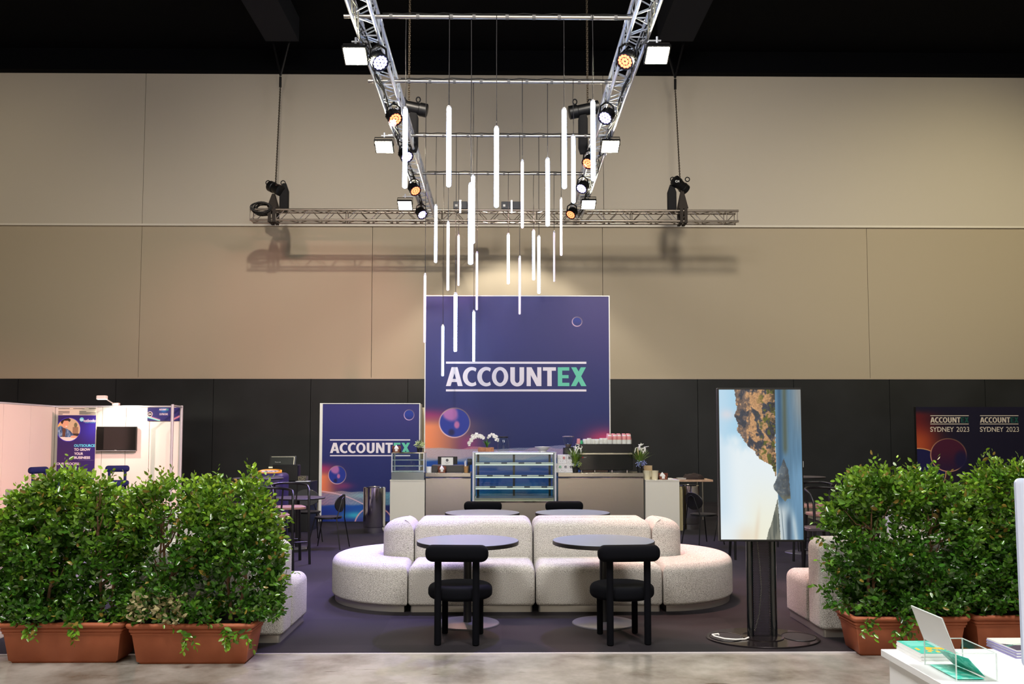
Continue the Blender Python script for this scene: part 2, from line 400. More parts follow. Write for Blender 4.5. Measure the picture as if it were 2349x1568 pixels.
TRR = truss('lighting_truss', 'long silver lighting truss running to the wall on the right', (XR, 6.2, ZT), (XR, 19.2, ZT), TS, TS, .26)
truss('cross_truss', 'horizontal silver truss hung in front of the back wall', (-5.69, 19.63, ZT), (5.39, 19.63, ZT), .26, TS, .27, .025, mat('aluminium_dull', (170, 160, 150), .35, .9))
# scaffold pipes across the two trusses
PIPES = []
M_PIPE = mat('galvanised_pipe', (190, 186, 178), .35, 1)
for k, (y, lab) in enumerate(((39, 'front'), (187, 'second'), (311, 'third'), (398, 'rear'))):
    pt = G(1100, y, ZT + .12); PIPES.append(pt.y)
    t = thing('scaffold_pipe', {'front': 'silver scaffold pipe across the trusses, nearest and topmost in view', 'second': 'silver scaffold pipe across the trusses level with the wall top', 'third': 'thin silver pipe across the trusses, third from the front', 'rear': 'rearmost silver pipe across the trusses above the cross truss'}[lab], 'pipe', (0, pt.y, pt.z), 0, 'pipes across the trusses')
    MB().tube([(XL - .26, 0, 0), (XR + (.05 if k else -.08), 0, 0)], .025, 12).build('tube', M_PIPE, t)
    for q in range(9): xx = -1.3 + q * .34 + rnd.uniform(-.06, .06); MB().tube([(xx - .02, 0, 0), (xx + .02, 0, 0)], .029, 10).build('cable_tape', mat('tape_grey', (120, 118, 116), .6), t)
    mb = MB(); pts = [(XL + .2 + q * .12, -.01 + .006 * sin(q * 1.7), .034 + .006 * sin(q * 2.3)) for q in range(26)]
    mb.tube(pts, .007, 5); mb.build('cable', M_CABLE, t)
# ---------------------------------------------------------------- hanging light tubes
TUBES = [  # (x, top, bottom, row, brightness)
 (930, 248, 431, 0, 3), (1030, 245, 428, 0, 3), (1080, 421, 606, 0, 3), (1139, 291, 475, 0, 3), (1294, 250, 432, 0, 3), (1360, 235, 414, 0, 3),
 (1256, 362, 518, 1, 3), (1315, 310, 465, 1, 3), (1198, 367, 523, 1, 1), (1085, 402, 558, 1, 3), (975, 628, 786, 1, 0), (1028, 508, 666, 1, 1),
 (1000, 472, 602, 2, 2), (1287, 456, 586, 2, 1), (1192, 588, 721, 2, 0), (1094, 578, 711, 2, 0), (1236, 541, 673, 2, 2), (1045, 673, 806, 2, 3),
 (1166, 537, 651, 3, 2), (1224, 528, 642, 3, 2), (1052, 541, 655, 3, 1), (1271, 531, 646, 3, 0), (1087, 714, 829, 3, 2), (1016, 745, 862, 3, 2)]
TM = [mat('tube_dim', (235, 225, 235), .4, emit=(236, 222, 240), es=.55), mat('tube_soft', (240, 232, 240), .4, emit=(250, 235, 250), es=1.6),
      mat('tube_bright', (240, 245, 255), .4, emit=(190, 216, 255), es=13), mat('tube_brightest', (240, 245, 255), .4, emit=(178, 208, 255), es=26)]
ROWN = ['front pipe', 'second pipe', 'third pipe', 'rear pipe']; TL = .95
proto = [None] * 4
for r in range(4):
    row = sorted([t for t in TUBES if t[3] == r])
    for q, (x, y0, y1, _, br_) in enumerate(row):
        yp = PIPES[r] + (.0 if q % 2 else .02); a0 = P(x, y0, yp); a1 = P(x, y1, yp); zp = ZT + .12
        t = thing('hanging_light_tube', '', 'light tube', (a0.x, yp, a1.z))
        look = ('unlit looking pale pink', 'faintly glowing thin pinkish', 'glowing white', 'brightly glowing blue-white')[br_]
        t['label'] = f'{look} tube light hung from the {ROWN[r]}, ' + ('leftmost on it' if q == 0 else 'rightmost on it' if q == 5 else ('second', 'third', 'fourth', 'fifth')[q - 1] + ' from its left')
        t['group'] = 'tube lights hanging between the trusses'
        rr = (.019, .02, .024, .028)[br_]  # brighter tubes drawn thicker to stand in for their bloom
        if proto[br_] is None:
            proto[br_] = (MB().lathe([(rr * .6, 0), (rr, .012), (rr, TL - .012), (rr * .6, TL)], n=14).build('tube', TM[br_], t), )
            c = MB().lathe([(rr * .95, TL - .004), (rr * .95, TL + .012), (rr * .4, TL + .03)], n=12)
            c.build('end_cap', mat('tube_cap', (200, 200, 205), .4), t)
            proto[br_] = (proto[br_][0], t.children[-1] if t.children[-1].name.startswith('end') else t.children[0])
        else:
            for ch in proto[br_]:
                c = ch.copy(); COL.objects.link(c); c.parent = t
        hgt = zp - a1.z; mb = MB(); wob = rnd.uniform(-.01, .01)
        mb.tube([(0, 0, TL + .02), (wob, 0, TL + (hgt - TL) * .35), (-wob, 0, TL + (hgt - TL) * .7), (0, 0, hgt - .02)], .0035, 5)
        mb.tube([(.006, 0, TL + .02), (.004 - wob, 0, TL + (hgt - TL) * .4), (.006, 0, hgt - .02)], .0018, 4)
        mb.build('hanging_wire', M_WIRE, t)
        MB().tube([(.0, .03 * cos(a * pi / 6), hgt + .03 * sin(a * pi / 6)) for a in range(12)], .004, 5, closed=True).build('hook', M_WIRE, t)

# ---------------------------------------------------------------- floodlights on the outer side of the trusses
M_FLOOD = mat('flood_led', (255, 250, 230), .5, emit=(255, 246, 214), es=430)
tilt = radians(-26)
FL = [(815, 130, 'left', 'nearest'), (881, 338, 'left', 'middle'), (929, 472, 'left', 'farthest'), (1508, 128, 'right', 'nearest'), (1400, 337, 'right', 'middle'), (1350, 470, 'right', 'farthest')]
fproto = None
for (x, y, sd, w_) in FL:
    p = G(x, y, ZT - .2)
    lab = f'square white LED floodlight on the outside of the {sd} truss, {w_} of its three'
    if fproto is None:
        t = thing('floodlight', lab, 'floodlight', p, 0, 'LED floodlights on the trusses')
        Mx = Matrix.Rotation(tilt, 4, 'X')
        MB().bb(-.15, .15, -.14, .14, 0.004, .05, .01).xf(Mx).build('housing', M_BLACKM, t)
        MB().bb(-.13, .13, -.12, .12, -.001, .003).xf(Mx).build('led_panel', M_FLOOD, t)
        mb = MB()
        for q in range(9): mb.bb(-.13 + q * .0325 - .003, -.13 + q * .0325 + .003, -.1, .1, .05, .085)
        mb.xf(Mx).build('heat_sink', M_BLACKM, t)
        MB().tube([(-.155, 0, .03), (-.155, .02, .17), (.155, .02, .17), (.155, 0, .03)], .008, 6).build('yoke', M_BLACKM, t)
        MB().tube([(0, .02, .17), (0, .02, .25)], .015, 8).tube([(-.05, .02, .2), (.21, .02, .2)], .012, 8).build('clamp', M_ALU, t)
        fproto = t
    else: dup(fproto, p, 0, lab, None, (-1, 1, 1) if sd == 'right' else None)
# ---------------------------------------------------------------- LED par cans under the trusses with their own beams
BLU = (.38, .28, 1.0); ORG = (1.0, .47, .42); PNK = (1, .45, .42)
E_BLU = mat('par_blue', (200, 200, 255), .3, emit=(172, 156, 255), es=9); E_ORG = mat('par_orange', (255, 150, 110), .3, emit=(255, 104, 62), es=4.5)
PARS = [ # x, y, colour, aim, power, angle
 (868, 138, 'b', (-1.5, 9.0, .4), 2300, 28, 'left', 'first'), (903, 268, 'o', (-9.9, 18.0, .9), 7500, 46, 'left', 'second'), (930, 355, 'b', (-3.4, 10.8, 0), 2600, 50, 'left', 'third'),
 (950, 433, 'o', (1.6, 9.0, .5), 1500, 34, 'left', 'fourth'), (966, 488, 'b', (3.8, 12.0, .0), 2300, 46, 'left', 'fifth'),
 (1438, 135, 'o', (2.3, 8.9, .3), 1500, 32, 'right', 'first'), (1392, 265, 'b', (-.6, 8.6, .6), 1700, 30, 'right', 'second'), (1352, 370, 'o', (-5.0, 22, 4.0), 1300, 40, 'right', 'third'),
 (1337, 428, 'b', (-2.6, 13.5, .2), 1900, 54, 'right', 'fourth'), (1312, 488, 'o', (-4.2, 9.8, .2), 800, 50, 'right', 'fifth')]
for (x, y, cc, tg, pw, an, sd, nth) in PARS:
    p = G(x, y, ZT - .22)
    t = thing('par_light', f'black LED par lamp glowing {"violet-blue" if cc == "b" else "orange"} under the {sd} truss, {nth} from the front', 'stage light', p, 0, 'par lamps on the trusses')
    # the body is drawn aimed down and across the aisle the way its lens faces in the photo
    sx = 1 if sd == 'left' else -1; dirv = Vector((sx * .45, -.5, -.72)).normalized()
    Mx = dirv.to_track_quat('-Z', 'Y').to_matrix().to_4x4()
    MB().lathe([(.055, .11), (.075, .1), (.095, 0), (.112, -.03), (.112, -.075), (.1, -.075), (.1, -.06)], n=24, cap=(True, False)).xf(Mx).build('housing', M_BLACKM, t)
    mb = MB()
    for q in range(20):
        a = 2 * pi * q / 20; mb.box((.094 * cos(a), .094 * sin(a), .04), (.014, .004, .09), a)
    mb.xf(Mx).build('cooling_fins', M_BLACKM, t)
    mb = MB().lathe([(.1, -.062), (.0005, -.0625)], n=24, cap=(False, False)).xf(Mx); mb.build('lens_plate', M_BLACKP, t)
    mb = MB()
    for q in range(12):
        a = 2 * pi * q / 12; mb.lathe([(.02, -.063), (.018, -.068), (.001, -.07)], (.072 * cos(a), .072 * sin(a), 0), 10, (False, True))
    for q in range(6):
        a = 2 * pi * q / 6 + .3; mb.lathe([(.02, -.063), (.018, -.068), (.001, -.07)], (.03 * cos(a), .03 * sin(a), 0), 10, (False, True))
    mb.xf(Mx).build('led_lens', E_BLU if cc == 'b' else E_ORG, t)
    MB().tube([(-.11, 0, -.01), (-.09, 0, .14), (-.02, 0, .19), (.02, 0, .19), (.09, 0, .14), (.11, 0, -.01)], .014, 6).build('yoke', M_BLACKM, t)
    MB().tube([(0, 0, .17), (0, 0, .23)], .02, 8).build('clamp', M_BLACKM, t)
    col = BLU if cc == 'b' else ORG
    spot('par_beam', p + dirv * .12, tg, col, pw, an, .7, .06, t)
# ---------------------------------------------------------------- chains and hoists
def chain(mb, p0, p1, link=.05, r=.006):
    p0, p1 = Vector(p0), Vector(p1); d = p1 - p0; n = int(d.length / (link * .72)); d.normalize(); a_ = d.orthogonal().normalized(); b_ = d.cross(a_)
    for q in range(n):
        c = p0 + d * (q * link * .72 + link / 2); s_ = a_ if q % 2 else b_
        mb.tube([c + d * (link / 2 * cos(u * pi / 4)) + s_ * (link * .3 * sin(u * pi / 4)) for u in range(8)], r, 4, closed=True)
M_CHAIN = mat('chain_steel', (70, 62, 52), .5, .8)
def hoist(px, py, ptop, side, label):
    base = P(px, 512, 19.5); base.y = 19.63; base.z = ZT
    t = thing('chain_hoist', label, 'chain hoist', base)
    body = P(px, py, 19.6) - base; top = P(*ptop, 20.2) - base; s_ = side
    Mx = Matrix.Translation(body) @ Matrix.Rotation(radians(90), 4, 'Y') @ Matrix.Rotation(radians(-35 * s_), 4, 'X') @ Matrix.Rotation(radians(25), 4, 'Y')
    MB().lathe([(.1, -.2), (.125, -.19), (.125, -.06), (.11, -.05), (.11, .08), (.125, .09), (.125, .2), (.1, .21)], n=24).xf(Mx).build('motor', M_BLACKM, t)
    MB().box(body + Vector((-.1 * s_, -.14, .0)), (.12, .02, .08)).build('name_plate', mat('plate_dull_red', (92, 40, 32), .5), t) if s_ < 0 else text('name_plate', 'CM', body.x - .15, body.z - .0, .09, .05, M_PAPER, t, body.y - .2, .02)
    for q in (-1, 1):
        c = body + Vector((q * .17, 0, .13)); MB().tube([c + Vector((.05 * cos(u * pi / 6), 0, .05 * sin(u * pi / 6))) for u in range(12)], .012, 6, closed=True).build('lifting_ring', M_BLACKM, t)
    bx = -.0 + .16 * -s_; bagc = Vector((bx, -.02, TS + .27))
    MB().loft(rrect(.2, .16, .04), [(.03, -.27), (0, -.2), (0, .18), (.04, .3), (.06, .36)], bagc).build('chain_bag', M_FABRICB, t)
    mb = MB()
    for q in (-1, 1):
        xs2 = q * .05; mb.box((xs2 - bx * .5, -.17, TS * .5), (.07, .012, TS + .1)); mb.box((xs2 - bx * .5, .17, TS * .5), (.07, .012, TS + .1)); mb.box((xs2 - bx * .5, 0, -.04), (.07, .34, .012))
    mb.add([(-.11 - bx * .5, -.17, TS + .04), (.11 - bx * .5, -.17, TS + .04), (body.x + .03 - bx * .3, -.03, body.z - .12), (body.x - .03 - bx * .3, -.03, body.z - .12)], [(0, 1, 2, 3)])
    mb.add([(-.11 - bx * .5, .17, TS + .04), (.11 - bx * .5, .17, TS + .04), (body.x + .03 - bx * .3, .03, body.z - .12), (body.x - .03 - bx * .3, .03, body.z - .12)], [(0, 1, 2, 3)])
    mb.build('lifting_strap', M_STRAP, t, False)
    mb = MB(); chain(mb, body + Vector((0, 0, .1)), top, .05, .007); mb.build('chain', M_CHAIN, t)
    MB().tube([top, top + Vector((0, 0, .25))], .03, 8).build('hook', M_BLACKM, t)
    # V-shaped bridle up to the ceiling beam
    zc = Zt + .51 - base.z
    apex = top + Vector((0, 0, .28)); mb = MB()
    mb.tube([apex, (apex.x - .32, apex.y + .1, zc)], .025, 6); mb.tube([apex, (apex.x + .32, apex.y - .05, zc)], .025, 6)
    mb.build('bridle', M_BLACKM, t)
    return t
hoist(632, 432, (643, 200), -1, 'black chain hoist with chain bag at the left end of the cross truss')
hoist(1560, 424, (1549, 205), 1, 'black chain hoist with chain bag near the right end of the cross truss')
def moving_hoist(px, py, chx, label, sd):
    p = G(px, py, ZT + .72); t = thing('chain_hoist', label, 'chain hoist', (p.x, p.y, ZT + .24)); h_ = p.z - ZT - .24
    MB().lathe([(.09, -.27), (.115, -.26), (.115, -.12), (.1, -.11), (.1, .12), (.115, .13), (.115, .25), (.1, .26)], n=24).xf(Matrix.Translation((0, 0, h_)) @ Matrix.Rotation(radians(90 + sd * 12), 4, 'Y')).build('motor', M_BLACKM, t)
    mb = MB(); chain(mb, (-.06 * sd, 0, h_ + .1), (-.06 * sd, .1, Zt - ZT + .3), .055, .008); mb.build('chain', M_CHAIN, t)
    for q in (-.16, .1):
        MB().tube([(q + .035 * cos(u * pi / 6), 0, h_ + .14 + .045 * sin(u * pi / 6)) for u in range(12)], .012, 6, closed=True).build('lifting_ring', M_BLACKM, t)
    MB().loft(rrect(.16, .16, .04), [(.03, -.6), (0, -.5), (0, .0), (.03, .1)], (.02 * sd, .02, h_ - .16)).build('chain_bag', M_FABRICB, t)
    mb = MB(); mb.box((0, 0, h_ - .2), (.07, .02, .28)); mb.build('lifting_strap', M_STRAP, t)
moving_hoist(946, 247, 932, 'black chain hoist with chain above the left truss', 1)
moving_hoist(1340, 252, 1345, 'black chain hoist with chain above the right truss', -1)
# cable bundle and power boxes on the cross truss, cables along the long trusses
t = thing('cable_coil', 'coil of black cable heaped on the left end of the cross truss', 'cable', P(600, 480, 19.5))
for q in range(9):
    a_, b_ = .2 + rnd.uniform(-.03, .03), .12 + rnd.uniform(-.03, .03)
    MB().tube([(a_ * cos(u * pi / 10) + (q % 3) * .02, -.12 + q * .03, b_ * sin(u * pi / 10) + .02) for u in range(20)], .014, 5, closed=True).build('cable_loop', M_CABLE, t)
for (x0, x1, lab) in ((1040, 1072, 'black power box on the cross truss, left of centre'), (1150, 1197, 'black power box on the cross truss, near its middle')):
    a_ = P(x0, 484, 19.5); b_ = P(x1, 464, 19.5); t = thing('power_box', lab, 'power box', ((a_.x + b_.x) / 2, 19.6, ZT + TS + .025))
    w_ = b_.x - a_.x; MB().bb(-w_ / 2, w_ / 2, -.12, .12, 0, .17, .01).build('case', mat('case_navy', (28, 36, 52), .5), t)
    MB().bb(-.02, .02, -.126, -.12, -.1, .2).build('bracket', M_ALU, t); MB().bb(-w_ / 2 + .04, -w_ / 2 + .09, -.126, -.12, .05, .1).build('sticker', M_PAPER, t)
for (X_, lab, sd) in ((XL, 'black cables looping along the left truss', -1), (XR, 'black cables looping along the right truss', 1)):
    mb = MB()
    for q in range(3):
        mb.tube([(X_ + sd * (.06 + .04 * sin(v * 1.3 + q)), 8.6 + v * .28, ZT + .02 + q * .02 - .09 * abs(sin(v * .8 + q))) for v in range(38)], .01, 5)
    T_ = TRL if sd < 0 else TRR; mb.xf(Matrix.Translation(-T_.location)).build('cable', M_CABLE, T_)
# ================================================================ PRINTED WALLS
def orb(c, x, y, cx, cy, r, fill, rim, blobs=True, px=1.0):
    d = np.hypot(x - cx, y - cy) / r
    ins = 1 - ss(1 - .04 * px, 1 + .02 * px, d)
    f = np.tile(np.array(fill[0], float), (len(x), 1))
    f = mixc(f, fill[1], ss(.3, 1, (y - cy) / r * .5 + .5) * .6)
    if blobs:
        n = fbm((x - cx) / r * 1.1 + 4.2, (y - cy) / r * 1.1 + 1.7, 3)
        f = mixc(f, (176, 108, 176), (1 - ss(.0, .35, np.hypot((x - cx) / r + .32, (y - cy) / r * .9 + .52 - .25 * (x - cx) / r) - .34 + (n - .5) * .3)))
        f = mixc(f, (190, 112, 170), 1 - ss(.1, .24, np.hypot((x - cx) / r - .14, ((y - cy) / r - .14) * .7)))
        f = mixc(f, (28, 28, 84), 1 - ss(.08, .3, np.hypot((x - cx) / r + .2, ((y - cy) / r - .64) * .9)))
    c = mixa(c, f, ins)
    ring = np.exp(-((d - .97) / (.035 * px)) ** 2)
    ang = np.arctan2(y - cy, x - cx)
    rc = np.array(rim, float)[None, :] * (.72 + .28 * np.cos(ang * 1.0 - 2.2))[:, None] + 20
    return mixa(c, rc, ring * .95)
def hills(c, x, y, base, amp, x0, x1, seed, cols, top):
    """fine woven net of lines over rolling hills"""
    h = base - amp * (fbm((x - x0) / (x1 - x0) * 3.2, x * 0, seed, 2) - .3)
    inside = ss(0, 2, y - h) * (1 - ss(top * .8, top, y - h))
    u = (x - x0) * .55 + (y - h) * 1.6 + 6 * fbm(x * .03, y * .03, seed + 3); v = (x - x0) * .5 - (y - h) * 1.9
    l = np.maximum(np.cos(u * 1.3) ** 8, np.cos(v * 1.3) ** 8)
    t = np.clip((x - x0) / (x1 - x0), 0, 1)[:, None]
    lc = np.array(cols[0], float) * (1 - t) + np.array(cols[1], float) * t
    c = mixa(c, lc * .72, inside * .45); c = mixa(c, lc, inside * l * .75)
    return c
def art_big(u, v):
    x = 975 + u * 421; y = 1218 - v * 538
    t = ss(680, 1010, y); c = np.zeros((len(x), 3)) + np.array([45, 39, 104.]); c = mixc(c, (25, 37, 101), t)
    c = mixc(c, (54, 40, 108), ss(1200, 1400, x) * (1 - ss(700, 930, y)) * .6)
    wv = np.exp(-((x - 975) / 78) ** 2)
    c = mixc(c, (150, 44, 104), wv * np.exp(-((y - 968) / 16) ** 2) * .95)
    c = mixc(c, (242, 142, 96), wv ** .7 * ss(962, 996, y))
    c = mixc(c, (150, 60, 120), np.exp(-((x - 1075) / 26) ** 2) * ss(1005, 1030, y) * .8)
    c = mixc(c, (214, 62, 108), np.exp(-((x - 1385) / 46) ** 2 - ((y - 1030) / 30) ** 2))
    c = mixc(c, (22, 74, 158), ss(1058, 1074, y - 6 * np.sin(x * .02)))
    c = mixc(c, (40, 150, 200), np.exp(-((y - 1150 - 8 * np.sin(x * .03)) / 14) ** 2) * .6)
    c = hills(c, x, y, 1046, 26, 975, 1150, 2, ((246, 170, 170), (236, 150, 180)), 26)
    c = hills(c, x, y, 1046, 24, 1100, 1400, 6, ((200, 210, 230), (190, 180, 240)), 34)
    c = orb(c, x, y, 1042, 985, 36, ((34, 52, 150), (40, 60, 160)), (255, 205, 200))
    c = orb(c, x, y, 1323, 741, 11.5, ((24, 40, 130), (30, 30, 90)), (255, 205, 214), False, 2.4)
    return c
def art_small(u, v):
    x = 735 + u * 227; y = 1193 - v * 267
    c = np.zeros((len(x), 3)) + np.array([45, 43, 114.]); c = mixc(c, (27, 38, 104), ss(930, 1080, y))
    wv = np.exp(-((x - 735) / 34) ** 2)
    c = mixc(c, (170, 50, 104), wv * np.exp(-((y - 1074) / 12) ** 2)); c = mixc(c, (244, 130, 92), wv * ss(1072, 1092, y))
    c = mixc(c, (150, 54, 110), np.exp(-((x - 785) / 24) ** 2 - ((y - 1112) / 8) ** 2) * .7)
    edge = 1124 + (x - 737) * .32 - 6 * np.sin((x - 737) * .03)
    c = mixc(c, (24, 84, 176), ss(0, 6, y - edge)); c = mixc(c, (38, 42, 130), ss(14, 46, y - edge) * .7)
    c = mixc(c, (60, 190, 220), np.exp(-((x - 815) / 30) ** 2 - ((y - 1178) / 8) ** 2) * .9)
    c = mixc(c, (96, 200, 220), np.exp(-((x - 840) / 60) ** 2 - ((y - 1134) / 6) ** 2) * .8)
    c = hills(c, x, y, 1122, 20, 737, 880, 5, ((250, 170, 170), (150, 220, 240)), 34)
    c = mixc(c, (245, 200, 215), np.exp(-((y - edge) / 1.1) ** 2) * (x < 880))
    c = orb(c, x, y, 771, 1087, 21, ((34, 52, 150), (40, 60, 160)), (255, 200, 196))
    c = orb(c, x, y, 938, 951, 12, ((24, 52, 150), (20, 30, 100)), (235, 190, 220), False, 2.0)
    d = np.hypot(x - 858, y - 1205) ; c = mixc(c, (250, 180, 180), np.exp(-((d - 46) / 1.6) ** 2)); c = mixc(c, (70, 70, 150), (d < 44) * .7)
    return c
def glyphs(t, p0, p1, y_, m1, m2):
    """the heavy condensed ACCOUNT + EX letters, drawn in a 1265 x 169 box"""
    k = (p1[0] - p0[0]) / 1265.0; kz = (p1[1] - p0[1]) / 169.0
    def quad(*q): return [list(q)], [tuple(range(len(q)))]
    def ring(cx, cy, ox, oy, ix, iy, a0, a1, xm=1e9, icx=None, n=28):
        icx = cx if icx is None else icx; v = []; f = []
        for j in range(n + 1):
            a = radians(a0 + (a1 - a0) * j / n); v += [(min(cx + ox * cos(a), xm), cy + oy * sin(a)), (min(icx + ix * cos(a), xm), cy + iy * sin(a))]
            if j: f.append((2 * j - 2, 2 * j, 2 * j + 1, 2 * j - 1))
        return v, f
    R_ = lambda x0, z0, x1, z1: [(x0, z0), (x1, z0), (x1, z1), (x0, z1)]
    G_ = [('A', 0, [[(0, 0), (42, 0), (92, 169), (50, 169)], [(107, 0), (150, 0), (103, 169), (62, 169)], R_(28, 36, 120, 64)], []),
          ('C', 151, [], [(80, 84.5, 80, 87, 44, 57, 50, 310, 122, 86)]), ('C', 281, [], [(80, 84.5, 80, 87, 44, 57, 50, 310, 122, 86)]),
          ('O', 413, [], [(73.5, 84.5, 73.5, 87, 36, 57, 0, 360)]),
          ('U', 579, [R_(0, 55, 41, 169), R_(83, 55, 124, 169)], [(62, 56, 62, 59, 21, 28, 180, 360)]),
          ('N', 726, [R_(0, 0, 37, 169), R_(96, 0, 133, 169), [(0, 169), (44, 169), (133, 0), (89, 0)]], []),
          ('T', 873, [R_(0, 138, 117, 169), R_(39, 0, 79, 139)], []),
          ('E', 1007, [R_(0, 0, 40, 169), R_(39, 0, 104, 30), R_(39, 70, 97, 99), R_(39, 139, 104, 169)], []),
          ('X', 1125, [[(0, 0), (46, 0), (136, 169), (90, 169)], [(93, 0), (140, 0), (49, 169), (3, 169)]], [])]
    mats2 = (MB(), MB())
    for (ch, x0, polys, rings) in G_:
        mb = mats2[0 if x0 < 1000 else 1]
        for pi_, pl in enumerate(polys): mb.add([(p0[0] + (x0 + x) * k, y_ - .0012 - .0015 * pi_, p0[1] + z * kz) for x, z in pl], [tuple(range(len(pl)))])
        for r in rings:
            v, f = ring(*r); mb.add([(p0[0] + (x0 + x) * k, y_ - .0012, p0[1] + z * kz) for x, z in v], f)
    for m_ in mats2: assert m_.v
    mats2[0].build('lettering', m1, t, False); mats2[1].build('lettering', m2, t, False)
def logo(t, x0, x1, yl0, yt0, yt1, yl1, Y, org, m1=M_LTXT, m2=M_LTEAL, lh=4.5):
    """rule, ACCOUNT + EX, rule - measured in photo pixels on the plane Y"""
    def q(x, y): p = P(x, y, Y); return p.x - org[0], p.z - org[2]
    xe = x0 + (x1 - x0) * .797
    a0, z0 = q(x0, yt1); a1, z1 = q(xe - (x1 - x0) * .008, yt0); b0, _ = q(xe, yt1); b1, _ = q(x1, yt0)
    y_ = Y - org[1] - .002
    glyphs(t, q(x0, yt1), q(x1, yt0), y_, m1, m2)
    for yl in (yl0, yl1):
        p0 = q(x0, yl + lh / 2); p1 = q(x1, yl - lh / 2)
        MB().bb(p0[0], p1[0], y_ - .001, y_, p0[1], p1[1]).build('rule', m1, t, False)
M_PANEL = mat('panel_white', (226, 222, 216), .5)
# tall feature wall
YB = 17.2; a0 = P(974, 1218, YB); a1 = P(1396, 680, YB)
t = thing('feature_wall', 'tall navy printed ACCOUNTEX wall standing behind the coffee counter', 'display wall', (a0.x, YB, 0)); org = (a0.x, YB, 0)
W = a1.x - a0.x; zt = a1.z
MB().bb(-.012, W + .012, .012, .22, 0.01, zt + .012).build('panel', M_PANEL, t, False)
MB().bb(-.02, 0, -.01, .012, 0.01, zt + .02).bb(W, W + .02, -.01, .012, 0.01, zt + .02).bb(0, W, -.01, .012, zt, zt + .02).build('frame', M_CARDW, t, False)
picture('printed_face', W, zt, 520, 640, lambda u, v: art_big(u, v * (1218 - 680) / 538.0), M_PRINT, t)
logo(t, 1023, 1345, 831.5, 842, 885, 895, YB, org)
# smaller wall to its left
YS = 17.0; a0 = P(737, 1195, YS); a1 = P(962, 926, YS)
t = thing('display_wall', 'smaller navy printed ACCOUNTEX wall with white edge beside the chrome bin', 'display wall', (a0.x, YS, 0)); org = (a0.x, YS, 0)
W = a1.x - a0.x; zt = a1.z
MB().bb(-.05, W + .01, .01, .5, 0.01, zt + .01).build('panel', M_PANEL, t, False)
MB().bb(-.055, 0, -.012, .01, 0.01, zt + .015).bb(W, W + .02, -.012, .01, 0.01, zt + .015).bb(0, W, -.012, .01, zt, zt + .015).build('frame', M_CARDW, t, False)
picture('printed_face', W, zt, 300, 350, art_small, M_PRINT, t)
logo(t, 757, 941, 1008.5, 1015, 1038.5, 1044.5, YS, org, lh=2.6)
a0 = P(962.5, 1195, 17.45); a1 = P(973, 934, 17.45)
t = thing('filler_panel', 'narrow cream panel between the two printed walls', 'panel', (a0.x, 17.5, 0)); MB().bb(-.02, a1.x - a0.x + .03, 0, .05, 0.01, a1.z).build('board', mat('cream_board', (226, 214, 184), .5), t, False)
# wall on the right: dark navy print with its lack of light painted in
YD = 19.0; a0 = P(2107, 1150, YD); a1 = P(2380, 933, YD)
def art_unlit(u, v):
    x = 2107 + u * 273; y = 1188 - v * 255
    c = np.zeros((len(x), 3)) + np.array([12, 8, 38.]); wv = np.exp(-((x - 2107) / 46) ** 2)
    c = mixc(c, (96, 16, 22), wv * ss(936, 955, y)); c = mixc(c, (176, 74, 34), wv * ss(960, 1020, y))
    c = mixc(c, (14, 12, 70), (np.hypot((x - 2110) / 60, (y - 1090) / 56) < 1) * 1.0)
    c = mixc(c, (250, 190, 120), np.exp(-((np.hypot((x - 2110) / 60, (y - 1090) / 56) - 1) / .018) ** 2))
    c = orb(c, x, y, 2177, 1050, 41, ((70, 10, 44), (20, 10, 60)), (255, 190, 130), False, .7)
    c = mixc(c, (14, 10, 60), (1 - ss(.2, .5, np.hypot((x - 2205) / 41, (y - 1062) / 60))) * .9)
    return c
t = thing('display_wall', 'dark navy printed ACCOUNTEX SYDNEY 2023 wall behind the right hedge, unlit look painted in', 'display wall', (a0.x, YD, 0)); org = (a0.x, YD, 0); W = a1.x - a0.x
MB().bb(0, W, .01, .1, 0.01, a1.z).build('panel', M_BLACKP, t, False)
picture('printed_face', W, a1.z, 300, 300, art_unlit, attr_mat('printed_unlit', .6), t)
for x0 in (2134, 2248):
    x1 = x0 + 88; logo(t, x0, x1, 953, 956.5, 969, 972, YD, org, M_CREAMT, M_UNLIT_TEAL, 1.6)
    p0 = P(x0, 990, YD); p1 = P(x0 + 54, 978.5, YD); text('lettering', 'SYDNEY', p0.x - org[0], p0.z, p1.x - p0.x, p1.z - p0.z, M_CREAMT, t, -.002, .012)
    p0 = P(x0 + 60, 990, YD); p1 = P(x0 + 89, 978.5, YD); text('lettering', '2023', p0.x - org[0], p0.z, p1.x - p0.x, p1.z - p0.z, M_CREAMT, t, -.002, 0)

# ================================================================ BOOTH ON THE LEFT
YBO = 19.4; zb = P(300, 933, YBO).z; xl = P(127, 940, YBO).x; xr = P(398, 933, YBO).x
t = thing('exhibition_booth', 'white open exhibition booth with aluminium posts on the left', 'booth', (xl, YBO, 0))
W = xr - xl; pn = W / 5.0
for k in range(5): MB().bb(k * pn + .006, (k + 1) * pn - .006, 0, .05, .0, zb).build('wall_panel', M_PANEL, t, False)
for k in range(4): MB().bb(-.05, 0, -4.0 + k * 1.0 + .005, -3.0 + k * 1.0 - .005, 0.0, zb).build('wall_panel', M_PANEL, t, False)
MB().bb(-.06, W + .02, -.02, .06, zb, zb + .03).build('top_rail', M_ALU, t, False)
MB().bb(-.06, .01, -4, 0, zb, zb + .03).build('top_rail', M_ALU, t, False)
p1 = P(396, 931, 18.6); p2 = P(417, 932, 19.35)
q1 = (p1.x - xl, 18.6 - YBO); q2 = (p2.x - xl, -.05)
for q in (q1, q2): MB().loft(rrect(.055, .055, .015), [(0, 0), (0, zb + .03)], (q[0], q[1], 0)).build('post', M_ALU, t)
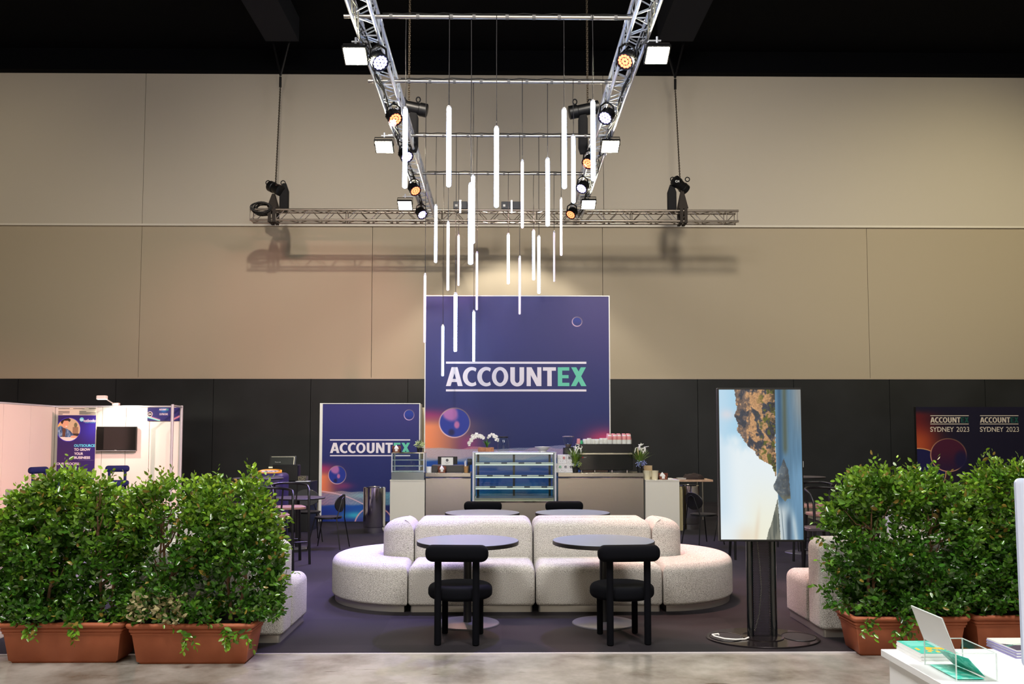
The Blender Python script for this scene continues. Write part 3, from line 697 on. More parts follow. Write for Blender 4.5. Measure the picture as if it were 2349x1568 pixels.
MB().tube([(q1[0], q1[1], zb), (q2[0], q2[1], zb)], .022, 8).build('top_rail', M_ALU, t)
MB().bb(W, q2[0], -.01, .03, 0, zb).build('wall_panel', M_PANEL, t, False)
a0 = P(338, 965, YBO - .03); a1 = P(413, 934, YBO - .03)
def art_fascia(u, v):
    c = np.zeros((len(u), 3)) + np.array([44, 42, 108.])
    c = mixc(c, (220, 150, 170), np.exp(-((v - .35 * (1 - u * 2.2)) / .07) ** 2) * (u < .4)); c = mixc(c, (120, 220, 210), np.exp(-((v - .28 * (1 - u * 2.4)) / .05) ** 2) * (u < .4))
    c = mixc(c, (220, 150, 170), np.exp(-((v - .4 * (u - .7) * 3) / .08) ** 2) * (u > .75))
    c = mixc(c, (40, 150, 220), np.exp(-((u - .5) / .12) ** 2 - ((v - .8) / .2) ** 2) * .7)
    d = np.hypot((u - .075) * 2.4, v - .5); c = mixc(c, (20, 20, 30), d < .17); c = mixc(c, (240, 220, 220), np.exp(-((d - .18) / .02) ** 2))
    return c
t = thing('booth_name_sign', 'small navy name sign at the top right of the booth wall reading OUTBOOKS', 'sign', (a0.x, YBO - .03, a0.z)); ww, hh = a1.x - a0.x, a1.z - a0.z
MB().bb(0, ww, .004, .025, 0, hh).build('board', M_PANEL, t, False); picture('printed_face', ww, hh, 130, 60, art_fascia, M_PRINT, t)
glyphs(t, (ww * .36, hh * .78), (ww * .645, hh * .91), -.002, M_LTXT, M_LTEAL)
text('lettering', 'OUTBOOKS', ww * .37, hh * .43, ww * .26, hh * .14, M_LTXT, t, -.002, .01); text('lettering', 'G34', ww * .03, hh * .43, ww * .09, hh * .14, M_LTXT, t, -.003, .02)
# pull-up banner
YR = 19.1; a0 = P(127, 1150, YR); a1 = P(221, 934, YR); ww, hh = a1.x - a0.x, a1.z - a0.z
z0 = .06; hh = a1.z - z0
def art_roll(u, v):
    x = 127 + u * 94; y = 934 + (1 - v) * (hh / (a1.x - a0.x) * 94)
    c = np.zeros((len(x), 3)) + np.array([44, 26, 104.]); c = mixc(c, (52, 42, 160), np.exp(-((x - 205) / 30) ** 2 - ((y - 985) / 34) ** 2)); c = mixc(c, (64, 34, 84), ss(990, 1060, y) * .5 * (1 - ss(150, 215, x)))
    cx, cy, r = 154, 989, 28.5; d = np.hypot(x - cx, y - cy)
    c = mixc(c, (64, 52, 190), (d < r + 1.6) * 1.0)
    ph = np.zeros_like(c) + np.array([206, 184, 150.]); ph = mixc(ph, (236, 190, 100), np.exp(-((x - 130) / 7) ** 2 - ((y - 976) / 10) ** 2)); ph = mixc(ph, (150, 120, 96), (np.abs(x - 171) < 7) & (y > 983) & (y < 999))
    ph = mixc(ph, (110, 110, 80), (np.hypot((x - 171) / 4, (y - 978) / 6) < 1)); ph = mixc(ph, (60, 46, 44), (y > 999) & (y < 1005) & (x > 162))
    n = fbm(x * .35, y * .15, 8)
    sh = np.zeros_like(c) + np.array([84, 118, 160.]); sh = mixc(sh, (150, 180, 214), ss(.5, .75, n)); sh = mixc(sh, (46, 66, 104), 1 - ss(.25, .42, n))
    ph = mixa(ph, sh, inpoly(x, y, [(126, 1010), (126, 984), (134, 979), (142, 985), (150, 987), (158, 992), (168, 1004), (160, 1012)]) * 1.0)
    ph = mixc(ph, (96, 66, 52), inpoly(x, y, [(139, 985), (147, 987), (146, 1010), (139, 1010)])); 
    ph = mixc(ph, (240, 232, 226), (y > 1008 + (x - 154) * .02) * 1.0); 
    ph = mixc(ph, (226, 172, 140), (np.hypot((x - 145) / 8.2, (y - 974) / 11.5) < 1)); ph = mixc(ph, (226, 172, 140), np.hypot((x - 135) / 2.4, (y - 975) / 3.4) < 1)
    ph = mixc(ph, (46, 30, 26), inpoly(x, y, [(134, 972), (134, 963), (141, 957), (152, 959), (159, 965), (156, 970), (151, 967), (142, 967), (138, 976)]))
    ph = mixc(ph, (250, 240, 230), np.hypot((x - 148) / 2.4, (y - 981) / 1.1) < 1); ph = mixc(ph, (226, 172, 140), np.hypot((x - 167) / 8, (y - 1007) / 3.2) < 1)
    c = mixa(c, ph, (d < r) * 1.0)
    d = np.hypot(x - 185.5, y - 964); c = mixc(c, (120, 214, 240), d < 5.2); c = mixc(c, (230, 245, 250), (np.hypot(x - 184, y - 965) < 1.6) | (np.hypot(x - 187.5, y - 965) < 1.6))
    c = mixc(c, (120, 110, 150), (np.abs(y - 1065) < .5) & (x > 180) & (x < 219))
    top = y < 953.5; c = mixc(c, (226, 216, 198), top * 1.0)
    return c
t = thing('pull_up_banner', 'navy and white pull-up banner with a round photo standing in the booth', 'banner', (a0.x, YR, 0)); org = (a0.x, YR, 0)
MB().bb(0, ww, .003, .006, z0, a1.z).build('backing', M_PANEL, t, False)
picture('printed_sheet', ww, hh, 210, 440, art_roll, M_PRINT, t, (0, 0, z0))
MB().bb(-.02, ww + .02, -.1, .12, 0.0, .07, .01).build('base', M_ALU, t); MB().tube([(ww / 2, .03, .05), (ww / 2, .03, a1.z)], .012, 8).build('pole', M_ALU, t); MB().bb(-.01, ww + .01, -.005, .015, a1.z, a1.z + .02).build('top_bar', M_ALU, t)
def ptxt(s, x0, x1, y0, y1, m_, bold=.0):
    p0 = P(x0, y1, YR); p1 = P(x1, y0, YR); text('lettering', s, p0.x - org[0], p0.z, p1.x - p0.x, p1.z - p0.z, m_, t, -.002, bold)
ptxt('OUTSOURCE', 170, 218, 1018.5, 1024.5, M_CYANT, .03); ptxt('TO GROW', 170, 207.5, 1027.5, 1033.5, M_LTXT, .03); ptxt('YOUR', 170, 191, 1037, 1043, M_LTXT, .03); ptxt('BUSINESS', 170, 207, 1046, 1052, M_LTXT, .03)
ptxt('OUR PROCESS', 130, 182, 1060.5, 1066, M_LTXT, .02); ptxt('outbooks', 191.5, 219.5, 960.5, 967.5, M_LTXT, .02); ptxt('Quality & Certainty', 195, 218, 968, 970, M_CYANT)
ptxt('ACCOUNTS', 187, 208, 1088, 1092, M_LTXT, .02)
for (x0, x1, y0) in ((134, 160, 936.5), (168, 194, 936.5), (204, 220, 936.5), (134, 160, 943), (134, 160, 946), (134, 144, 949), (182, 198, 943), (182, 220, 946), (182, 220, 949)):
    p0 = P(x0, y0 + .9, YR); p1 = P(x1, y0 - .3, YR); MB().bb(p0.x - org[0], p1.x - org[0], -.0035, -.002, p0.z, p1.z).build('small_print', M_INK, t, False)
# wall television
a0 = P(221, 1034, YBO - .08); a1 = P(314, 978, YBO - .08)
t = thing('wall_television', 'switched-off black television mounted on the booth wall', 'television', (a0.x, YBO - .08, a0.z)); ww, hh = a1.x - a0.x, a1.z - a0.z
MB().bb(0, ww, -.02, .04, 0, hh, .008).build('casing', M_BLACKP, t); MB().bb(.012, ww - .012, -.0215, -.02, .03, hh - .012).build('screen', mat('screen_off', (5, 5, 7), .12, spec=.7), t, False)
MB().bb(ww / 2 - .12, ww / 2 + .12, .04, .079, hh / 2 - .12, hh / 2 + .12).build('wall_bracket', M_BLACKM, t, False); MB().bb(0, ww, -.0222, -.02, .004, .012).build('trim_strip', M_ALU, t, False)
text('lettering', 'TCL', ww / 2 - .03, .012, .05, .014, M_PAPER, t, -.0222, .01)
# arm spotlight over the booth
b0 = P(266, 930, YBO - .02); h0 = P(234, 913, YBO - .75)
t = thing('arm_spotlight', 'white arm spotlight reaching out over the top of the booth wall', 'lamp', (b0.x, YBO, zb + .03))
r0 = h0 - Vector((b0.x, YBO, zb + .03))
MB().bb(-.07, .07, -.06, .04, 0, .06, .01).build('clamp', mat('lamp_pink_white', (220, 206, 200), .5), t); MB().tube([(-.05, -.03, .04), r0 + Vector((.05, .03, 0))], .012, 6).build('arm', M_CARDW, t)
MB().loft(rrect(.2, .13, .02), [(0, -.02), (0, .05), (.02, .06)], r0).build('head', M_CARDW, t); MB().loft(rrect(.18, .11, .02), [(0, -.025), (0, -.0205)], r0).build('led_panel', mat('arm_led', (255, 250, 230), .5, emit=(255, 246, 220), es=22), t)
spot('arm_beam', h0 + Vector((0, 0, -.05)), (h0.x + .35, YBO + .4, 1.3), (1, .95, .78), 95, 118, 1, .06, t)
t['category'] = 'lamp'

# ================================================================ SEATING
# block chair: round seat, bolster back, four thick posts. faces local +Y, seat centre at origin
def block_chair(name, label, cat, m_, seat_h=.44, bw=.50, foot=False, group=None, top=None):
    t = thing(name, label, cat, (0, 0, 0), 0, group); H = top or seat_h + .345
    n = 36; R_ = .262
    MB().loft(lambda i: [((R_ - i) * cos(2 * pi * j / n), (R_ - i) * sin(2 * pi * j / n)) for j in range(n)], rprof(seat_h - .105, seat_h + .005, .04, .045, 5)).build('seat', m_, t)
    mb = MB().loft(rrect(bw, .135, .06, 6), rprof(-.066, .066, .055, .055, 6)); mb.v = [(x, y - .0 - .28 * x * x * -1.0, z) for x, y, z in mb.v]
    mb.xf(Matrix.Translation((0, -.265, H - .066))).build('backrest', m_, t)
    for sx in (-1, 1):
        MB().lathe([(.02, 0), (.028, .008), (.028, H - .1)], (sx * .151, -.235, 0), 14).build('leg', m_, t)
        MB().lathe([(.02, 0), (.026, .008), (.026, seat_h - .08)], (sx * .148, .17, 0), 14).build('leg', m_, t)
    if foot: MB().tube([(-.15, .17, .22), (.15, .17, .22), (.15, -.2, .22), (-.15, -.2, .22)], .014, 6, closed=True).build('foot_ring', m_, t)
    return t
bc = block_chair('block_chair', 'black velvet chair with bolster back seen from behind, at the front left table', 'chair', M_VELVET, group='velvet chairs at the lounge tables')
a0 = G(1058, 1466, 0); bc.location = (-.335, 7.22, .008); bc.rotation_euler.z = radians(-4)
dup(bc, (.985, 7.21, .008), radians(5.5), 'black velvet chair with bolster back seen from behind, at the front right table')
dup(bc, (-.245, 11.35, .008), radians(180), 'black velvet chair facing the camera behind the rear left table')
dup(bc, (.83, 11.35, .008), radians(180), 'black velvet chair facing the camera behind the rear right table')
def round_table(name, label, R_, zt, m_, base=.28, thick=.036, group=None, col_r=.036):
    t = thing(name, label, 'table', (0, 0, 0), 0, group); n = 56; c = lambda r0: (lambda i: [((r0 - i) * cos(2 * pi * j / n), (r0 - i) * sin(2 * pi * j / n)) for j in range(n)])
    MB().loft(c(R_), [(.004, zt - thick), (0, zt - thick + .004), (0, zt - .004), (.003, zt - .0015)]).build('edge_band', M_BLACKP, t)
    MB().loft(c(R_ - .004), [(0, zt - .006), (0, zt)]).build('tabletop', m_, t)
    MB().lathe([(.09, zt - thick - .012), (.09, zt - thick - .001)], n=20).lathe([(col_r, .01), (col_r, zt - thick - .01)], n=20).build('column', M_BLACKM, t)
    MB().loft(c(base), [(0, 0), (0, .006), (.006, .012), (base - col_r - .02, .018)]).build('base', mat('base_grey', (120, 118, 128), .3, .6), t)
    return t
rt = round_table('round_table', 'round grey-blue table in front of the sofa, left one', .45, .725, M_TOP, group='round tables around the boucle sofa')
rt.location = (-.297, 7.78, .008)
dup(rt, (.903, 7.78, .008), 0, 'round grey-blue table in front of the sofa, right one')
p = P(1106.5, 1177, 10.6); dup(rt, (p.x, 10.6, .008), 0, 'round grey-blue table behind the sofa, left one')
p = P(1313.5, 1176, 10.6); dup(rt, (p.x, 10.6, .008), 0, 'round grey-blue table behind the sofa, right one')
# boucle sofa modules (local: back edge of backrest at y=0, seat towards -Y)
BD, SD, SH, BH = .32, .58, .445, .80
def straight_module(label, group=None):
    t = thing('sofa_module', label, 'sofa', (0, 0, 0), 0, group); w_ = 1.19
    MB().loft(rrect(w_, SD, .045), rprof(.055, SH, .035, .085, 6), (0, -BD - SD / 2, 0)).build('seat', M_BOUCLE, t)
    MB().loft(rrect(w_, BD - .004, .05), rprof(.055, BH, .035, .1, 6), (0, -BD / 2, 0)).build('backrest', M_BOUCLE, t)
    MB().loft(rrect(w_ - .05, BD + SD - .05, .02), [(0, 0), (0, .065)], (0, -(BD + SD) / 2, 0)).build('plinth', mat('plinth_metal', (196, 192, 184), .3, .8), t)
    return t
def end_module(label, group=None):
    """half-round end, joint plane at local x=0, arc towards -X"""
    t = thing('sofa_end_module', label, 'sofa', (0, 0, 0), 0, group); ax, ay = .855, BD + SD; bx = .34; n = 32
    def outl(i):
        o = []
        for j in range(n + 1):
            q = -pi / 2 + pi * j / n; o.append((min(-(ax - i) * cos(q), -i), (ay - i) * sin(q)))
        for j in range(n + 1):
            q = pi / 2 - pi * j / n; o.append((min(-(bx + .004 + i) * cos(q), -i), (BD + .004 + i) * sin(q)))
        return o
    def inn(i): return [(min(-(bx - 1.5 * i) * cos(-pi / 2 + pi * j / n), -min(.9 * i, .1)), (BD - .8 * i) * sin(-pi / 2 + pi * j / n)) for j in range(n + 1)]
    def pl(i): return [(min(-(ax - i) * cos(-pi / 2 + pi * j / n), -i), (ay - i) * sin(-pi / 2 + pi * j / n)) for j in range(n + 1)]
    MB().loft(outl, rprof(.055, SH, .035, .085, 6)).build('seat', M_BOUCLE, t)
    MB().loft(inn, rprof(.06, BH - .0, .03, .14, 8)).build('backrest', M_BOUCLE, t)
    MB().loft(pl, [(.03, 0), (.03, .065)]).build('plinth', mat('plinth_metal'), t)
    return t
YC = 9.16; xj = [G(935, 1400).x, G(1228, 1403).x, G(1522, 1400).x]; xm = xj[1]; GR = 'modules of the boucle island sofa'
s1 = straight_module('white boucle sofa module, front left of the long island sofa', GR); s1.location = (xm - .6, YC, .008)
dup(s1, (xm + .6, YC, .008), 0, 'white boucle sofa module, front right of the long island sofa')
dup(s1, (xm - .6, YC, .008), pi, 'white boucle sofa module with its back to the camera, rear left of the island sofa')
dup(s1, (xm + .6, YC, .008), pi, 'white boucle sofa module with its back to the camera, rear right of the island sofa')
e1 = end_module('rounded white boucle end module, left end of the island sofa', GR); e1.location = (xm - 1.2, YC, .008)
dup(e1, (xm + 1.2, YC, .008), pi, 'rounded white boucle end module, right end of the island sofa')
# straight modules behind the hedges, backs to the camera
a0 = G(647, 1478)
GS = 'boucle modules along the hedges'
dup(s1, (-1.735 - .6, 7.06, .008), pi, 'white boucle sofa module end-on, sticking out right of the left hedge', GS)
dup(s1, (2.61 + .6, 7.2, .008), pi, 'white boucle sofa module end-on, sticking out left of the right hedge', GS)
dup(s1, (2.61 + 1.8, 7.2, .008), pi, 'white boucle sofa module hidden behind the right hedge', GS)
dup(s1, (-3.55, 10.3, .008), 0, 'white boucle sofa module facing the camera, glimpsed through the left hedge', GS)
dup(s1, (5.1, 10.3, .008), 0, 'white boucle sofa module facing the camera, glimpsed through the right hedge', GS)

# ================================================================ SCREEN ON A COLUMN
a0 = G(1749, 1466)
t = thing('digital_totem', 'portrait screen on a perforated black column with an oval base', 'display', (a0.x, a0.y, .008))
n = 56; ell = lambda i: [((.455 - i) * cos(2 * pi * j / n), (.35 - i) * sin(2 * pi * j / n)) for j in range(n)]
m_ = mat('base_gloss', (58, 52, 54), .16, .7)
MB().loft(ell, [(0, 0), (0, .008), (.004, .012)]).build('base', m_, t)
for sx in (-1, 1):
    MB().loft(lambda i: [(sx * .295 + (.128 - i) * cos(2 * pi * j / 32), -.0 + (.155 - i) * sin(2 * pi * j / 32)) for j in range(32)], [(0, .0122), (0, .0135)]).build('cutout', mat('carpet_dark', (30, 28, 30), .9), t)
    MB().tube([(sx * .295 + .13 * cos(2 * pi * j / 32), .157 * sin(2 * pi * j / 32), .014) for j in range(32)], .0035, 5, closed=True).build('cutout_rim', M_BLACKM, t)
MB().lathe([(.17, .012), (.17, .018), (.15, .022)], n=32).build('column_flange', m_, t)
for sx in (-1, 1): MB().tube([(sx * .095, 0, .02), (sx * .095, 0, 1.0)], .028, 16).build('column_tube', mat('gloss_black', (10, 14, 18), .12, spec=.8), t)
m = bpy.data.materials.new('perforated_metal'); m.use_nodes = True; nt = m.node_tree; N = nt.nodes; L = nt.links; b = N['Principled BSDF']
b.inputs['Base Color'].default_value = rgb(26, 24, 28); b.inputs['Roughness'].default_value = .4; b.inputs['Metallic'].default_value = .3
tc = N.new('ShaderNodeTexCoord')
def vm(op, a, bb): 
    q = N.new('ShaderNodeVectorMath'); q.operation = op
    (L.new(a, q.inputs[0]) if not isinstance(a, tuple) else setattr(q.inputs[0], 'default_value', a)); (L.new(bb, q.inputs[1]) if not isinstance(bb, tuple) else setattr(q.inputs[1], 'default_value', bb)); return q
pit = .0105; ds = []
for off in ((0, 0, 0), (pit / 2, 0, pit * .866)):
    a_ = vm('ADD', tc.outputs['Object'], (10 + off[0], 0, 10 + off[2])); md = vm('MODULO', a_.outputs[0], (pit, 10, pit * 1.732)); sb = vm('SUBTRACT', md.outputs[0], (pit / 2, 0, pit * .866)); ml = vm('MULTIPLY', sb.outputs[0], (1, 0, 1))
    ln = N.new('ShaderNodeVectorMath'); ln.operation = 'LENGTH'; L.new(ml.outputs[0], ln.inputs[0]); ds.append(ln.outputs['Value'])
mn = N.new('ShaderNodeMath'); mn.operation = 'MINIMUM'; L.new(ds[0], mn.inputs[0]); L.new(ds[1], mn.inputs[1])
gt = N.new('ShaderNodeMath'); gt.operation = 'GREATER_THAN'; L.new(mn.outputs[0], gt.inputs[0]); gt.inputs[1].default_value = .0034; L.new(gt.outputs[0], b.inputs['Alpha'])
M_PERF = m
MB().bb(-.07, .07, -.02, -.018, .022, 1.0).build('perforated_cover', M_PERF, t, False); MB().bb(-.07, .07, .028, .03, .022, 1.0).build('perforated_cover', mat('rear_cover', (150, 138, 168), .5), t, False)
MB().tube([(-.05, .005, .99), (-.03, .005, .8), (-.01, .005, .6), (.0, .005, .4), (-.02, .005, .2), (-.06, .005, .06)], .005, 6).build('inner_cable', M_CARDW, t)
# screen
p0 = P(1644, 1241, a0.y - .07); p1 = P(1838, 886, a0.y - .02)
sw, sh = .685, 1.245; zc = p0.z - .008
rs = radians(-2.2); Ms = Matrix.Translation(((p0.x + p1.x) / 2 - a0.x, -.06, zc)) @ Matrix.Rotation(rs, 4, 'Z')
MB().bb(-sw / 2, sw / 2, -.03, .03, 0, sh, .006).xf(Ms).build('casing', M_BLACKP, t)
def art_tv(u, v):
    x = (u * 445 + 192); y = (1 - v) * 815 + 63
    c = np.zeros((len(x), 3)) + np.array([172, 214, 238.]); n = fbm(x * .009, y * .006, 11); n2 = fbm(x * .03, y * .02, 5)
    c = mixc(c, (236, 246, 250), ss(.35, .6, n * .6 + ss(220, 520, y) * .5)); c = mixc(c, (200, 226, 244), (1 - ss(192, 300, x)) * .6 * (1 - ss(700, 860, y)))
    c = mixc(c, (246, 244, 222), ss(430, 860, y) * ss(260, 420, x) * .9); c = mixc(c, (232, 214, 190), np.exp(-((x - 390 + (y - 800) * .12) / 12) ** 2) * ss(650, 860, y) * .7)
    c = mixc(c, (240, 220, 190), np.exp(-((x - 330) / 60) ** 2) * ss(760, 870, y) * .6)
    c = mixc(c, (236, 222, 224), np.exp(-((x - 235) / 40) ** 2 - ((y - 200) / 30) ** 2) * .6)
    # water
    c2 = np.zeros_like(c) + np.array([92, 130, 158.]); c2 = mixc(c2, (58, 96, 128), ss(500, 520, x) * (1 - ss(520, 545, x))); c2 = mixc(c2, (84, 96, 86), np.exp(-((x - 548) / 14) ** 2) * (1 - ss(380, 440, y)))
    c2 = mixc(c2, (150, 150, 146), ss(555, 637, x) * (1 - ss(60, 420, y)) * .9); c2 = mixc(c2, (116, 158, 190), ss(400, 560, y) * ss(560, 600, x) * .8)
    c2 = mixc(c2, (216, 224, 224), ss(640, 740, y) * (1 - ss(520, 600, x)) * .9); c2 = mixc(c2, (70, 92, 112), np.exp(-((x - 560) / 14) ** 2) * ss(700, 800, y)); c2 = mixc(c2, (204, 220, 224), np.exp(-((x - 590 - (y - 800) * .1) / 12) ** 2) * ss(690, 800, y) * .8)
    c2 = mixc(c2, (74, 110, 136), ss(600, 637, x) * ss(700, 870, y) * .6)
    c2 = c2 * (.92 + .16 * fbm(x * .12, y * .008, 21))[:, None]
    sh_ = 497 + 8 * ss(400, 700, y) + 10 * ss(760, 870, y); c = mixa(c, c2, ss(-2, 2, x - sh_))
    jag = (fbm(x * .05, y * .05, 31) - .5) * 22; jag2 = (fbm(x * .12, y * .12, 32) - .5) * 14
    mt = [(275, 50), (500, 50), (497, 545), (488, 515), (470, 478), (405, 440), (380, 400), (345, 372), (320, 330), (282, 285), (292, 245), (277, 215), (282, 180)]
    inm = inpoly(x + jag + jag2, y + jag * .6, mt) & (x < 498)
    d_ = fbm(x * .035 + y * .01, y * .03 - x * .02, 41); e_ = fbm(x * .11, y * .09, 44)
    k = np.zeros_like(c) + np.array([118, 100, 92.]); k = mixc(k, (206, 156, 108), ss(.42, .6, d_ * .5 + e_ * .5 + .12 * (x > 360) - .1 * (x < 340)) * .9)
    k = mixc(k, (62, 66, 78), 1 - ss(.34, .48, d_)); k = mixc(k, (96, 100, 44), ss(.52, .62, fbm(x * .05, y * .04, 50)) * ss(380, 450, x)); k = mixc(k, (38, 38, 36), ss(440, 495, x) * ss(.4, .55, e_) * .8)
    k = k * (.62 + .76 * (.5 * e_ + .5 * fbm(x * .3, y * .25, 77)))[:, None]
    c = mixa(c, k, inm * 1.0)
    rk = [(540, 438), (552, 480), (562, 500), (566, 560), (573, 655), (552, 658), (541, 672), (520, 650), (497, 622), (484, 608), (478, 588), (494, 560), (505, 520), (522, 478)]
    inr = inpoly(x + jag2 * .5, y + jag2 * .5, rk); k = np.zeros_like(c) + np.array([90, 100, 108.]); k = mixc(k, (126, 130, 126), ss(.5, .7, e_)); k = mixc(k, (52, 58, 64), ss(520, 570, x) * .5); k = mixc(k, (150, 146, 110), ss(625, 665, y) * .6); k = k * (.7 + .6 * d_)[:, None]
    c = mixa(c, k, inr * 1.0)
    mt2 = [(502, 655), (508, 760), (514, 885), (436, 885), (446, 840), (462, 800), (478, 745), (492, 690)]
    inq = inpoly(x + jag2 * .35, y, mt2); k = np.zeros_like(c) + np.array([128, 130, 118.]); k = mixc(k, (92, 98, 92), ss(.4, .6, fbm(x * .1, y * .01, 61))); c = mixa(c, k, inq * 1.0)
    c = mixc(c, (60, 84, 100), np.exp(-((x - 520 - (y - 700) * .06) / 1.6) ** 2) * ss(690, 760, y) * .9)
    return c
o = picture('screen_image', sw - .022, sh - .03, 330, 560, art_tv, attr_mat('screen_picture', .3, emit=.92), t)
o.data.transform(Ms @ Matrix.Translation((-(sw - .022) / 2, -.0315, .016)))
MB().bb(-sw / 2 + .18, sw / 2 - .18, .03, .06, .0, .7).xf(Ms).build('mounting_plate', M_BLACKM, t, False)
MB().bb(sw / 2, sw / 2 + .008, -.01, .02, sh * .48, sh * .52).xf(Ms).build('sensor', M_ALU, t, False)
tag(MB().tube([(a0.x - .13, a0.y - .06, .03), (a0.x - .17, a0.y - .1, .026), (a0.x - .25, a0.y - .12, .027), (a0.x - .33, a0.y - .09, .027), (a0.x - .39, a0.y + .0, .027), (a0.x - .395, a0.y + .06, .027), (a0.x - .34, a0.y + .075, .03), (a0.x - .345, a0.y + .045, .03)], .007, 8).build('power_cable', M_CARDW), 'white power cable curled on the oval base of the screen', 'cable')
# ================================================================ HEDGES
def leaf_cloud(nt_, inside, seed, dens=7, tip=None, size=.05):
    """leafy twigs: returns arrays of verts, faces, colours"""
    R_ = np.random.RandomState(seed); V = []; C = []
    pts = inside(R_, nt_)
    base = np.array([[0, 0, 0], [.28, .24, .05], [.68, .25, .05], [1.05, 0, -.05], [.68, -.25, .05], [.28, -.24, .05], [.5, 0, -.05]])
    out = []
    for (p, dr, L_, light) in pts:
        k = dens
        d = dr / np.linalg.norm(dr); a = np.cross(d, [0, 0, 1.]); a /= (np.linalg.norm(a) + 1e-6); b_ = np.cross(d, a)
        for q in range(k):
            s_ = q / (k - 1.0); ang = q * 2.4 + R_.rand() * .8; side = a * cos(ang) + b_ * sin(ang)
            ld = d * (.35 + .5 * s_) + side * .8 + R_.randn(3) * .22; ld[2] += .12; ld /= np.linalg.norm(ld)
            nrm = np.cross(ld, side + R_.randn(3) * .3); nrm = np.cross(ld, np.cross(nrm, ld)); nrm /= (np.linalg.norm(nrm) + 1e-6)
            w_ = np.cross(nrm, ld); sz = size * (1.1 - .35 * s_) * R_.uniform(.75, 1.25)
            o_ = p + d * (s_ * L_)
            out.append(o_ + sz * (base[:, :1] * ld + base[:, 1:2] * w_ + base[:, 2:] * nrm))
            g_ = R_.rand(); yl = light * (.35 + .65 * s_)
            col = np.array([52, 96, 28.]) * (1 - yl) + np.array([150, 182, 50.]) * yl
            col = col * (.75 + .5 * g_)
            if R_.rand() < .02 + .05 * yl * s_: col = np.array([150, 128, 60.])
            if tip is not None and R_.rand() < tip(o_): col = np.array([176, 166, 124.])
            C.append(np.repeat(col[None], 7, 0))
    V = np.concatenate(out); C = np.concatenate(C); n = len(out)
    fb = np.array([[0, 1, 6], [1, 2, 6], [2, 3, 6], [3, 4, 6], [4, 5, 6], [5, 0, 6]])
    Fc = (fb[None] + (np.arange(n) * 7)[:, None, None]).reshape(-1, 3)
    return V, Fc, C
def cloud_obj(name, V, Fc, C, parent):
    me = bpy.data.meshes.new(name); me.from_pydata(V.tolist(), [], Fc.tolist()); me.shade_smooth()
    c = np.clip(C, 0, 255) / 255; lin = np.where(c <= .04045, c / 12.92, ((c + .055) / 1.055) ** 2.4)
    rgba = np.ones((len(lin), 4), dtype=np.float32); rgba[:, :3] = lin
    at = me.color_attributes.new('Col', 'FLOAT_COLOR', 'POINT'); at.data.foreach_set('color', rgba.ravel())
    me.materials.append(M_LEAF); o = bpy.data.objects.new(name, me); COL.objects.link(o); o.parent = parent; return o
